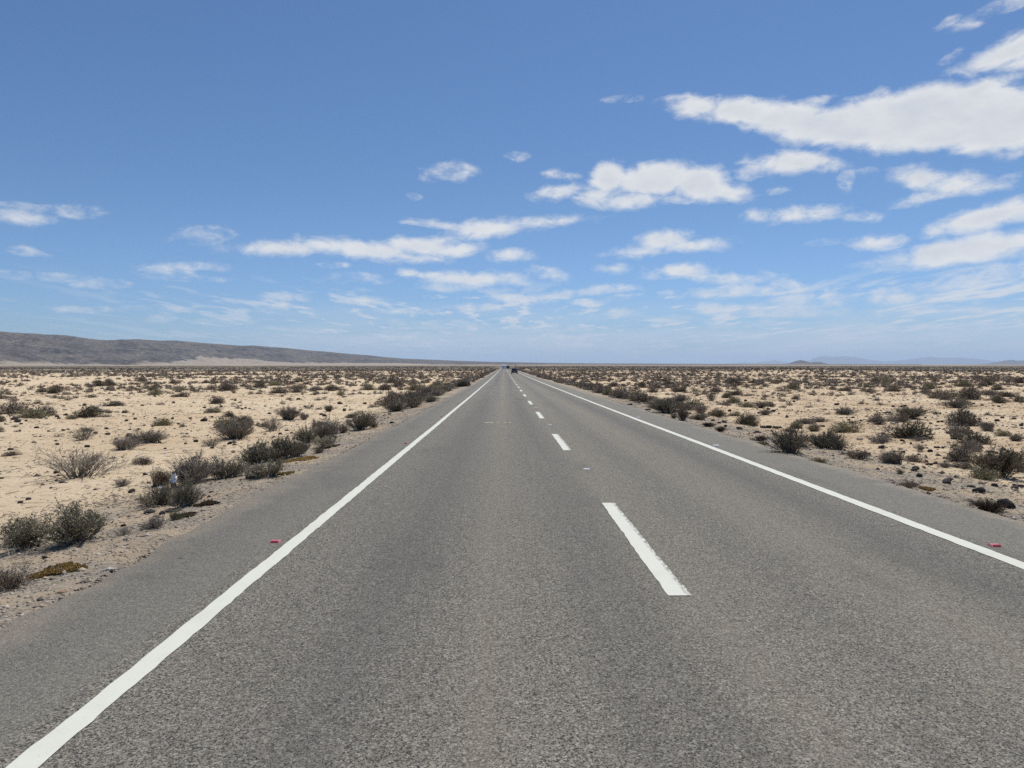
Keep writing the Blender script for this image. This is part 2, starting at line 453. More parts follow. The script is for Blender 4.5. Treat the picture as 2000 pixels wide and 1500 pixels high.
# sand creeping over the edges
eL = h.m('SUBTRACT', px_, XL); eR = h.m('SUBTRACT', XR, px_)
ed = h.m('ADD', h.m('MINIMUM', eL, eR), h.m('MULTIPLY', h.m('SUBTRACT', h.noise(P2, 1.7, 5, .7), .5), .9))
base = h.mix(h.m('MULTIPLY', h.ss(ed, .42, -.05), .8), base, h.mix(v2[0], (.20, .17, .13), (.42, .35, .255)))
# fine lengthwise crack right of the centre line
cw = h.m('ADD', px_, h.m('MULTIPLY', h.m('SUBTRACT', h.noise(P2, 1.3, 5, .7), .5), .22))
ck = h.m('MULTIPLY', h.ss(h.m('ABSOLUTE', h.m('SUBTRACT', cw, 1.62)), .012, .004), h.ss(h.noise(h.mapping(P2, scale=(.1, .6, 1)), 1.5, 3), .47, .53))
base = h.mix(h.m('MULTIPLY', ck, .28), base, (.04, .037, .034))
spot = h.voro(P2, 1.1, out='Distance')
base = h.mix(h.m('MULTIPLY', h.ss(spot, .035, .015), .7), base, (.03, .028, .026))
stn = h.noise(h.mapping(P2, loc=(2, 5, 0), scale=(1, .3, 1)), .8, 5, .6)
base = h.mix(h.m('MULTIPLY', h.ss(stn, .56, .70), .28), base, (.075, .072, .068))
h.link(base, b.inputs['Base Color'])
bp = h.n('ShaderNodeBump'); bp.inputs['Strength'].default_value = 1.0; bp.inputs['Distance'].default_value = .006
h.link(h.m('ADD', h.m('MULTIPLY', v1[1], .5), h.m('MULTIPLY', h.m('SUBTRACT', 1, vd), .6)), bp.inputs['Height'])
h.link(bp.outputs[0], b.inputs['Normal'])
b.inputs['Roughness'].default_value = .85; b.inputs['Specular IOR Level'].default_value = .3

ry = np.array(list(np.arange(-8, 60, .12)) + grow(60, .12, 1.04, 2200))
ry = np.concatenate([np.array([-300, -150, -70, -30, -15]), ry])
def edge_jit(y, s):
    return (.20 * fbm(y / 1.6, y * 0 + 3.3, s, 4) + .07 * vnoise(y / .25, y * 0 + 1.7, s)) * 1.0
xl = XL + edge_jit(ry, 21); xr = XR + edge_jit(ry, 33)
cols = [xl - .05, xl, np.full_like(ry, -2.2), np.full_like(ry, 0.), np.full_like(ry, 2.5), np.full_like(ry, 4.7), xr, xr + .05]
rz = road_z(0, ry)
rows = []
for k, cx in enumerate(cols):
    zz = rz - (.075 if k in (0, 7) else 0)
    rows.append(np.stack([cx, ry, zz], -1))
RV = np.stack(rows, 1).reshape(-1, 3)
kn = len(cols)
I, J = np.meshgrid(np.arange(kn - 1), np.arange(len(ry) - 1))
a = (J * kn + I).ravel()
RF = np.stack([a, a + 1, a + kn + 1, a + kn], -1)
road = put("road", mesh("road", RV, RF, [m_asph]), kind="structure", label="straight two lane grey asphalt road running to the horizon")

m_paint, h, b = mat("road_paint")
P = h.n('ShaderNodeNewGeometry').outputs['Position']
px_, py_, pz_ = h.sep(P)
P2 = h.comb(px_, py_, 0.0)
n = h.noise(P2, 6, 5, .7)
c = h.mix(n, (.57, .565, .47), (.65, .645, .55))
c = h.mix(h.m('MULTIPLY', h.ss(h.noise(P2, 1.4, 4), .5, .7), .4), c, (.52, .495, .42))
n2 = h.noise(P2, 60, 3, .7)
c = h.mix(h.m('MULTIPLY', h.ss(n2, .60, .68), .55), c, (.30, .28, .24))
# wear on the traffic side of the centre dashes
n3 = h.noise(h.mapping(P2, scale=(2.5, 1, 1)), 9, 5, .75)
wr = h.m('MULTIPLY', h.m('MULTIPLY', h.ss(px_, 1.435, 1.475), h.ss(px_, 1.7, 1.6)), h.ss(n3, .45, .56))
c = h.mix(h.m('MULTIPLY', wr, .85), c, (.13, .12, .105))
h.link(c, b.inputs['Base Color'])
b.inputs['Roughness'].default_value = .75
def strip(name, x0, x1, yy, s, jit=.009):
    a0 = x0 + jit * 2 * vnoise(yy / .13, yy * 0 + .5, s) + jit * vnoise(yy / .5, yy * 0 + .5, s + 5) + jit * 2.5 * vnoise(yy / 6, yy * 0 + .5, s + 9)
    a1 = x1 + jit * 2 * vnoise(yy / .11, yy * 0 + .5, s + 2) + jit * vnoise(yy / .5, yy * 0 + .5, s + 6) + jit * 2.5 * vnoise(yy / 6, yy * 0 + .5, s + 9)
    zz = road_z(0, yy) + .005
    v = np.stack([np.stack([a0, yy, zz], -1), np.stack([a1, yy, zz], -1)], 1).reshape(-1, 3)
    k = np.arange(len(yy) - 1) * 2
    return mesh(name, v, np.stack([k, k + 1, k + 3, k + 2], -1), [m_paint])
ly = np.concatenate([np.arange(-8, 60, .06), np.array(grow(60, .06, 1.03, 2000))])
put("edge_line", strip("edge_line", -1.247 * 1.8, -1.168 * 1.8, ly, 40), parent=road, label="unbroken white edge line beside the oncoming lane")
put("edge_line", strip("edge_line", 2.59 * 1.8, 2.685 * 1.8, ly, 50), parent=road, label="unbroken white edge line beside the lane with the dark car")
PER = 10.2
for k in range(-1, 12):
    y0 = 5.63 + PER * k; y1 = y0 + 3.97
    put("centre_dash", strip("centre_dash", .729 * 1.8, .829 * 1.8, np.arange(y0, y1 + .01, .05), 60 + k), parent=road)
for k in range(12, 26):
    y0 = 5.63 + PER * k
    put("centre_dash", strip("centre_dash", .729 * 1.8, .829 * 1.8, np.arange(y0, y0 + 4, .5), 60 + k), parent=road)
put("centre_line", strip("centre_line", .729 * 1.8, .829 * 1.8, np.arange(5.63 + PER * 26, 1200, 1.0), 90), parent=road, label="unbroken centre line in the far distance")
# pale yellow survey scrawl across the oncoming lane
m_yel, h, b = mat("yellow_spray_paint")
P2 = h.n('ShaderNodeNewGeometry').outputs['Position']
c = h.mix(h.ss(h.noise(P2, 14, 4, .7), .45, .62), (.50, .44, .27), (.24, .22, .17)); h.link(c, b.inputs['Base Color'])
vs, fs = [], []
for (u0, u1, v0, hgt, sk) in [(945, 954, 0, .34, .03), (955, 963.5, .02, .36, .0), (966, 969, -.05, .22, .06), (969, 973, .04, .34, .02), (975.5, 978, .02, .16, 0), (982, 986, -.02, .38, .05), (991, 994, -.03, .2, .05), (994, 998.5, .08, .3, 0)]:
    xa = (u0 - 984.3) / 105.2 * 1.8; xb = (u1 - 984.3) / 105.2 * 1.8; yc = 24.0 + v0
    ring = [(xa, yc - hgt / 2), (xb - .01, yc - hgt / 2 + .04), (xb + sk, yc + hgt / 2), (xa + sk + .02, yc + hgt / 2 - .05)]
    k = len(vs)
    for (x_, y_) in ring: vs.append((x_, y_, float(road_z(0, y_)) + .005))
    fs.append((k, k + 1, k + 2, k + 3))
put("paint_scrawl", mesh("paint_scrawl", vs, np.array(fs), [m_yel]), parent=road, label="faded yellow paint marks sprayed across the lane")

# ------------------------------------------------------------------ road studs
m_wplast = plain("white_plastic", (.62, .61, .60), .5)
m_red = plain("red_reflector", (.36, .035, .05), .4)
m_pink = plain("pink_plastic", (.55, .15, .18), .6)
m_clear = plain("white_reflector", (.85, .86, .90), .2)
def frustum(x0, x1, y0, y1, z0, z1, ix, iy):
    v = [(x0, y0, z0), (x1, y0, z0), (x1, y1, z0), (x0, y1, z0), (x0 + ix, y0 + iy, z1), (x1 - ix, y0 + iy, z1), (x1 - ix, y1 - iy, z1), (x0 + ix, y1 - iy, z1)]
    f = [(0, 3, 2, 1), (4, 5, 6, 7), (0, 1, 5, 4), (1, 2, 6, 5), (2, 3, 7, 6), (3, 0, 4, 7)]
    return v, f
def box(x0, x1, y0, y1, z0, z1): return frustum(x0, x1, y0, y1, z0, z1, 0, 0)
def join(parts):
    V, F = [], []
    for v, f in parts:
        k = len(V); V += list(v); F += [tuple(i + k for i in ff) for ff in f]
    return V, F
def pmesh(name, vf, mats, bev=0.0, smoothf=False):
    me = bpy.data.meshes.new(name); me.from_pydata(vf[0], [], vf[1])
    for m in mats: me.materials.append(m)
    if bev:
        import bmesh
        bm = bmesh.new(); bm.from_mesh(me)
        bmesh.ops.bevel(bm, geom=bm.edges[:], offset=bev, segments=2, affect='EDGES', profile=.6)
        bm.to_mesh(me); bm.free()
    if smoothf:
        for p in me.polygons: p.use_smooth = True
    me.update(); return me
def stud_meshes(mb, mr):
    hb = pmesh("base", frustum(-.065, .065, -.05, .05, 0, .022, .012, .022), [mb], .003)
    # reflector: a panel lying on the sloping front face
    v = [(-.045, -.0485, .0045), (.045, -.0485, .0045), (.043, -.030, .0215), (-.043, -.030, .0215),
         (-.045, -.0515, .0075), (.045, -.0515, .0075), (.043, -.033, .0255), (-.043, -.033, .0255)]
    f = [(0, 3, 2, 1), (4, 5, 6, 7), (0, 1, 5, 4), (1, 2, 6, 5), (2, 3, 7, 6), (3, 0, 4, 7)]
    return hb, pmesh("reflector", (v, f), [mr])
S_red = stud_meshes(m_pink, m_red); S_white = stud_meshes(m_wplast, m_clear); S_pw = stud_meshes(m_pink, m_clear)
ORD = ["first", "second", "third", "fourth", "fifth", "sixth", "seventh", "eighth", "ninth", "tenth", "eleventh", "twelfth", "thirteenth", "fourteenth", "fifteenth", "sixteenth", "seventeenth", "eighteenth", "nineteenth", "twentieth"]
def stud(x, y, ms, sc_, label, group):
    o = put("road_stud", None, (x, y, float(road_z(0, y)) + .001), (0, 0, random.uniform(-.05, .05)), (sc_, sc_, sc_), label=label, category="road stud", group=group)
    put("base", ms[0], parent=o); put("reflector", ms[1], parent=o)
for k in range(8):
    stud(1.52 - .04, 12.8 + PER * k, S_white, .95, f"small white road stud in the {ORD[k]} gap between centre dashes", "white studs in the gaps of the centre line")
for k in range(4):
    stud(-2.38, 7.45 + 9.9 * k, S_red, .82, ["red road stud closest to the camera, beside the oncoming lane's white edge line", "second red road stud along the oncoming lane's edge line", "third faint pink stud along the oncoming lane's edge line", "fourth tiny pink stud along the oncoming lane's edge line"][k], "red studs beside the oncoming lane's edge line")
stud(5.0, 7.2, S_red, .84, "red road stud beside the white edge line of the car's lane", "studs beside the edge line of the car's lane")
for k in range(1, 5):
    stud(4.98, 7.0 + 9.75 * k, S_white, 1.05, f"white faced stud beside the car lane's edge line, {ORD[k-1]} beyond the red one", "studs beside the edge line of the car's lane")

# ------------------------------------------------------------------ hills
m_hill, h, b = mat("hill_rock")
P = h.n('ShaderNodeNewGeometry').outputs['Position']
px_, py_, pz_ = h.sep(P)
na = h.noise(P, .004, 7, .68)
nb = h.noise(P, .022, 6, .72)
nc = h.noise(P, .09, 4, .7)
rock = h.mix(h.ss(na, .38, .62), (.055, .042, .033), (.150, .115, .085))
rock = h.mix(h.m('MULTIPLY', h.ss(nb, .46, .66), .7), rock, (.25, .215, .18))
rock = h.mix(h.m('MULTIPLY', h.ss(nc, .48, .60), .85), rock, (.035, .031, .032))
atn = h.n('ShaderNodeAttribute', attribute_name='fan', attribute_type='GEOMETRY').outputs['Fac']
fan = h.m('ADD', atn, h.m('MULTIPLY', h.m('SUBTRACT', na, .5), .9))
fan = h.m('ADD', fan, h.m('MULTIPLY', h.m('SUBTRACT', nb, .5), .5))
fsand = h.mix(nb, (.42, .345, .25), (.32, .262, .195))
fsand = h.mix(h.m('MULTIPLY', h.ss(nc, .5, .62), .45), fsand, (.13, .11, .09))
c = h.mix(h.ss(fan, .40, .62), rock, fsand)
h.link(c, b.inputs['Base Color'])
bp = h.n('ShaderNodeBump'); bp.inputs['Strength'].default_value = 1; bp.inputs['Distance'].default_value = 9
h.link(h.m('ADD', nb, h.m('MULTIPLY', nc, .5)), bp.inputs['Height']); h.link(bp.outputs[0], b.inputs['Normal'])

def range_mesh(name, prof, d_foot, d_crest, d_back, nu, nv, rough, fan_fn, foot_y=712.0):
    """a range of hills: profile read as directions, built at its real distance with a foot, a crest and a far slope"""
    pxs = np.linspace(prof[0][0], prof[-1][0], nu)
    tops = np.interp(pxs, [p[0] for p in prof], [p[1] for p in prof])
    azs = np.array([azel(p, HORY)[0] for p in pxs])
    D0 = d_foot(pxs); D1 = d_crest(pxs); D2 = D1 + d_back
    H = (HORY - tops) / FPX * D1 / np.cos(azs - 0) * np.cos(azs) + CAMZ   # height above the plain
    t = np.linspace(0, 1, nv)
    V = np.zeros((nu, nv, 3)); FA = np.zeros((nu, nv))
    for k, tt in enumerate(t):
        if tt < .65:
            q = tt / .65; D = D0 + (D1 - D0) * q
            hh = H * (q ** 1.35 * .55 + .45 * (q * q * (3 - 2 * q)))
        else:
            q = (tt - .65) / .35; D = D1 + (D2 - D1) * q
            hh = H * (1 - q * q * (3 - 2 * q))
            q = 1 - q
        x = D * np.sin(azs); y = D * np.cos(azs)
        amp = np.clip(H, 6, 400) * rough
        n1 = fbm(x / 900, y / 900, 3, 5); n2 = fbm(x / 260, y / 260, 8, 5)
        env = smooth(0, .25, q) * (1 - .8 * smooth(.85, 1, q))
        hh = hh * .89 + amp * env * (.6 * n1 - .7 * abs(n2)) + amp * .10 * n2 * smooth(0, .3, q)
        V[:, k, 0] = x; V[:, k, 1] = y; V[:, k, 2] = np.where((tt == 0) | (tt == 1), -40, -2 + hh)
        FA[:, k] = fan_fn(pxs, q, hh)
    ii, jj = np.meshgrid(np.arange(nu - 1), np.arange(nv - 1), indexing='ij')
    a = (ii * nv + jj).ravel()
    me = mesh(name, V.reshape(-1, 3), np.stack([a, a + nv, a + nv + 1, a + 1], -1)[:, ::-1], [m_hill], True)
    at = me.attributes.new('fan', 'FLOAT', 'POINT'); at.data.foreach_set('value', FA.ravel().astype(np.float32))
    return me
LP = [(-900, 640), (-500, 634), (-200, 645), (0, 650), (60, 653), (130, 656.5), (170, 661), (205, 663.5), (260, 661), (310, 664), (345, 664), (400, 669), (432, 671), (470, 673.5), (497, 672.5), (530, 675), (560, 676.5), (600, 681), (640, 684.5), (680, 688.5), (720, 692), (770, 696.5), (800, 699), (850, 701), (900, 703.5), (960, 705.8), (1020, 706.8), (1080, 708.3), (1150, 709), (1250, 709.4), (1400, 710.4), (1600, 710.8), (1800, 711.3)]
def fanL(px, q, hh):
    edge = np.interp(px, [-900, 0, 200, 330, 390, 480, 640, 800, 950, 1150], [.10, .09, .12, .22, .42, .36, .24, .22, .16, .16])
    return .5 + (edge - q) * 3.2
put("hills", range_mesh("hills", LP, lambda p: np.interp(p, [-900, 0, 400, 1000, 1800], [3600, 4300, 5200, 6600, 8000]),
    lambda p: np.interp(p, [-900, 0, 400, 1000, 1800], [5600, 6300, 7600, 9600, 11500]), 2500, 1400, 190, .34, fanL),
    kind="structure", label="long low brown rocky hill ridge sloping down towards the road's end")
def fan0(px, q, hh): return np.full_like(px, .1)
def far(prof, D, back, rough, label, f=fan0):
    put("mountains", range_mesh("mountains", prof, lambda p: np.full_like(p, D * .93), lambda p: np.full_like(p, float(D)), back, 420, 60, rough, f), kind="structure", label=label)
far([(1525, 712), (1540, 709.5), (1553, 704.5), (1564, 702.3), (1572, 704), (1583, 707.5), (1590, 706.2), (1602, 706), (1612, 709), (1625, 712)], 11500, 900, .05, "small twin dark cone hills on the far horizon")
far([(1900, 712), (1925, 711), (1945, 707.5), (1962, 704.5), (1975, 703), (1988, 705), (2005, 704), (2050, 700), (2120, 706), (2200, 712)], 24000, 900, .05, "blue grey hill on the horizon by the right edge")
far([(1440, 712), (1480, 710), (1545, 709), (1580, 704), (1597, 696.5), (1608, 694.8), (1625, 696.5), (1650, 695), (1672, 697.5), (1695, 702), (1730, 706), (1765, 703), (1790, 700), (1813, 697), (1835, 699), (1870, 698.5), (1905, 701), (1940, 706), (1990, 709), (2080, 706), (2200, 712)], 56000, 2500, .05, "pale hazy mountain range beyond the cone hills")
far([(1360, 712), (1400, 710.5), (1440, 708.5), (1455, 707), (1470, 708.5), (1500, 705), (1514, 702.5), (1525, 705), (1545, 709), (1570, 712)], 58000, 2500, .05, "faintest low peaks left of the cone hills")

# ------------------------------------------------------------------ shrubs
def leafmat(name, c0, c1, c2, rnd=True):
    m, h, b = mat(name)
    g = h.n('ShaderNodeNewGeometry')
    oi = h.n('ShaderNodeObjectInfo').outputs['Random']
    r = g.outputs['Random Per Island']
    c = h.mix(r, c0, c1)
    c = h.mix(h.ss(h.m('FRACT', h.m('MULTIPLY', r, 7.31)), .78, .9), c, c2)
    sc_ = h.lin(oi, 0, 1, .80, 1.22)
    v = h.n('ShaderNodeVectorMath', operation='SCALE'); h.link(c, v.inputs[0]); h.link(sc_, v.inputs['Scale'])
    h.link(v.outputs[0], b.inputs['Base Color'])
    b.inputs['Roughness'].default_value = .8; b.inputs['Specular IOR Level'].default_value = .2
    return m
M_OL = leafmat("olive_foliage", (.17, .148, .090), (.33, .295, .18), (.48, .44, .29))
M_GR = leafmat("grey_brown_foliage", (.14, .112, .088), (.27, .22, .17), (.41, .34, .26))
M_DK = leafmat("dark_foliage", (.080, .070, .045), (.18, .158, .10), (.29, .26, .17))
M_GN = leafmat("green_foliage", (.06, .075, .022), (.12, .135, .04), (.18, .17, .06))
M_BR = leafmat("dead_brown_foliage", (.06, .038, .022), (.17, .105, .05), (.29, .20, .11))
M_VB = leafmat("blackish_brown_foliage", (.022, .014, .010), (.060, .036, .020), (.13, .085, .045))
M_OC = leafmat("ochre_foliage", (.27, .16, .045), (.42, .27, .09), (.22, .18, .07))
M_YG = leafmat("yellow_green_foliage", (.20, .16, .04), (.34, .25, .07), (.13, .12, .04))
M_TW = leafmat("grey_twigs", (.17, .145, .12), (.29, .25, .205), (.38, .34, .28))
M_TL = leafmat("bleached_twigs", (.24, .20, .155), (.36, .31, .24), (.42, .37, .30))

def tubes(P0, P1, r0, r1):
    """three sided tapered rods between arrays of points"""
    n = len(P0); d = P1 - P0; L = np.linalg.norm(d, axis=1, keepdims=True) + 1e-9; d = d / L
    up = np.where(abs(d[:, 2:3]) > .9, np.array([[1., 0, 0]]), np.array([[0, 0, 1.]]))
    u = np.cross(d, up); u /= np.linalg.norm(u, axis=1, keepdims=True) + 1e-9; v = np.cross(d, u)
    vs = []
    for P_, r_ in ((P0, r0), (P1, r1)):
        for k in range(3):
            a = 2 * math.pi * k / 3
            vs.append(P_ + (u * math.cos(a) + v * math.sin(a)) * np.asarray(r_).reshape(-1, 1))
    Vv = np.stack(vs, 1).reshape(-1, 3)
    k = np.arange(n)[:, None] * 6
    F4 = np.concatenate([k + np.array([[a, (a + 1) % 3, 3 + (a + 1) % 3, 3 + a]]) for a in range(3)])
    return Vv, F4
def blades(Cn, A, L, Wd, rg):
    """small lens shaped leaves: centre, axis, length, width; slightly folded, so they have depth"""
    n = len(Cn); A = A / (np.linalg.norm(A, axis=1, keepdims=True) + 1e-9)
    q = rg.normal(size=(n, 3)); u = np.cross(A, q); u /= np.linalg.norm(u, axis=1, keepdims=True) + 1e-9
    w_ = np.cross(A, u)
    L = np.asarray(L).reshape(-1, 1); Wd = np.asarray(Wd).reshape(-1, 1)
    v = np.stack([Cn - A * L / 2, Cn + u * Wd / 2 + w_ * Wd * .25, Cn + A * L / 2, Cn - u * Wd / 2 + w_ * Wd * .25], 1).reshape(-1, 3)
    k = np.arange(n)[:, None] * 4
    return v, k + np.array([[0, 1, 2, 3]])
def shrub_geo(seed, style, nst, ntw, nlf, leaf):
    """unit shrub: radius 1 across, height 1. returns (stem V,F), (leaf V,F)"""
    rg = np.random.default_rng(seed)
    # a few lobes make an uneven outline
    nl = rg.integers(4, 8)
    la = rg.random(nl) * 2 * math.pi; lr = rg.uniform(.15, .62, nl); lh = rg.uniform(.45, 1.0, nl); lh[0] = 1
    if style == 'round': lr *= .75; lh = rg.uniform(.7, 1.0, nl)
    which = rg.integers(0, nl, nst)
    az_ = rg.random(nst) * 2 * math.pi; rr = np.sqrt(rg.random(nst)) * {'round': .55, 'broom': .34, 'sparse': .5, 'low': .6}[style]
    tip = np.stack([lr[which] * np.cos(la[which]) + rr * np.cos(az_), lr[which] * np.sin(la[which]) + rr * np.sin(az_), lh[which] * rg.uniform(.55, 1.0, nst)], -1)
    rad = np.hypot(tip[:, 0], tip[:, 1])
    tip[:, 2] *= np.sqrt(np.clip(1.08 - (rad * .95) ** 2, .08, 1)) if style != 'broom' else np.clip(1.1 - rad * .6, .2, 1)
    base = np.zeros_like(tip); base[:, 0] = tip[:, 0] * rg.uniform(.05, .45, nst); base[:, 1] = tip[:, 1] * rg.uniform(.05, .45, nst); base[:, 2] = -.04
    segs = 4; ts = np.linspace(0, 1, segs + 1)
    def pos(i, t):
        t = np.asarray(t)[:, None]
        h_ = t ** 1.25; z_ = t ** .85
        p = base[i] * 1.0 + (tip[i] - base[i]) * np.concatenate([h_, h_, z_], 1)
        return p
    rth = .010
    SV, SF, off = [], [], 0
    allk = np.arange(nst)
    wig = rg.normal(scale=.02, size=(segs + 1, nst, 3)); wig[0] = 0
    pts = [pos(allk, np.full(nst, t)) + wig[k] for k, t in enumerate(ts)]
    for k in range(segs):
        v, f = tubes(pts[k], pts[k + 1], np.full(nst, rth * (1.25 - ts[k])), np.full(nst, rth * (1.25 - ts[k + 1])))
        SV.append(v); SF.append(f + off); off += len(v)
    # twigs
    ti = rg.integers(0, nst, ntw); tt = rg.uniform(.25, .97, ntw)
    p0 = pos(ti, tt)
    dirn = (tip[ti] - base[ti]); dirn /= np.linalg.norm(dirn, axis=1, keepdims=True) + 1e-9
    dirn = dirn * {'round': .8, 'broom': 1.3, 'sparse': .8, 'low': .6}[style] + rg.normal(scale=.55, size=(ntw, 3)) + np.array([0, 0, .35])
    dirn /= np.linalg.norm(dirn, axis=1, keepdims=True)
    tl = rg.uniform(.10, .30, ntw)
    p1 = p0 + dirn * tl[:, None]
    v, f = tubes(p0, p1, np.full(ntw, rth * .45), np.full(ntw, rth * .16)); SV.append(v); SF.append(f + off); off += len(v)
    # leaves along the twigs
    li = rg.integers(0, ntw, nlf); lt = rg.uniform(.15, 1.08, nlf)
    cc = p0[li] + (p1 - p0)[li] * lt[:, None] + rg.normal(scale=.016, size=(nlf, 3))
    ax = dirn[li] + rg.normal(scale=.5, size=(nlf, 3))
    cc[:, 2] = np.maximum(cc[:, 2], 0.0)
    LV, LF = blades(cc, ax, rg.uniform(.6, 1.4, nlf) * leaf, rg.uniform(.6, 1.3, nlf) * leaf * .42, rg)
    SVc = np.concatenate(SV); allv = np.concatenate([SVc, LV])
    kr = np.percentile(np.abs(allv[:, :2]), 96); kz = np.percentile(allv[:, 2], 98.5)
    S3 = np.array([1 / kr, 1 / kr, 1 / kz])
    return (SVc * S3, np.concatenate(SF)), (LV * S3, LF)

STY = {  # style: (kind, stems, twigs, leaves, leaf size)
 'olive':  ('broom', 90, 900, 5200, .050),
 'grey':   ('broom', 120, 1300, 3200, .042),
 'round':  ('round', 110, 900, 4800, .046),
 'sparse': ('sparse', 60, 700, 700, .040),
 'low':    ('low', 90, 700, 3600, .052),
}
HGEO = {}
def hero_geo(sty, var):
    k = (sty, var)
    if k not in HGEO:
        kd, a_, b_, c_, l_ = STY[sty]
        HGEO[k] = shrub_geo(hash(sty) % 1 + {'olive': 10, 'grey': 20, 'round': 30, 'sparse': 40, 'low': 50}[sty] + var, kd, a_, b_, c_, l_)
    return HGEO[k]
HMESH = {}
def hero_mesh(sty, var, lm, sm):
    k = (sty, var, lm.name, sm.name)
    if k not in HMESH:
        (sv, sf), (lv, lf) = hero_geo(sty, var)
        HMESH[k] = (mesh("stems", sv, sf, [sm]), mesh("foliage", lv, lf, [lm]))
    return HMESH[k]

NO_GO = []      # (x, y, r) taken by a hand-placed plant
def place(px, py, wpx, hpx):
    r = hit(px, py)
    x, y, t = r
    depth = project(x, y, gz(x, y))[2]
    return x, y, wpx / FPX * depth, hpx / FPX * depth, depth

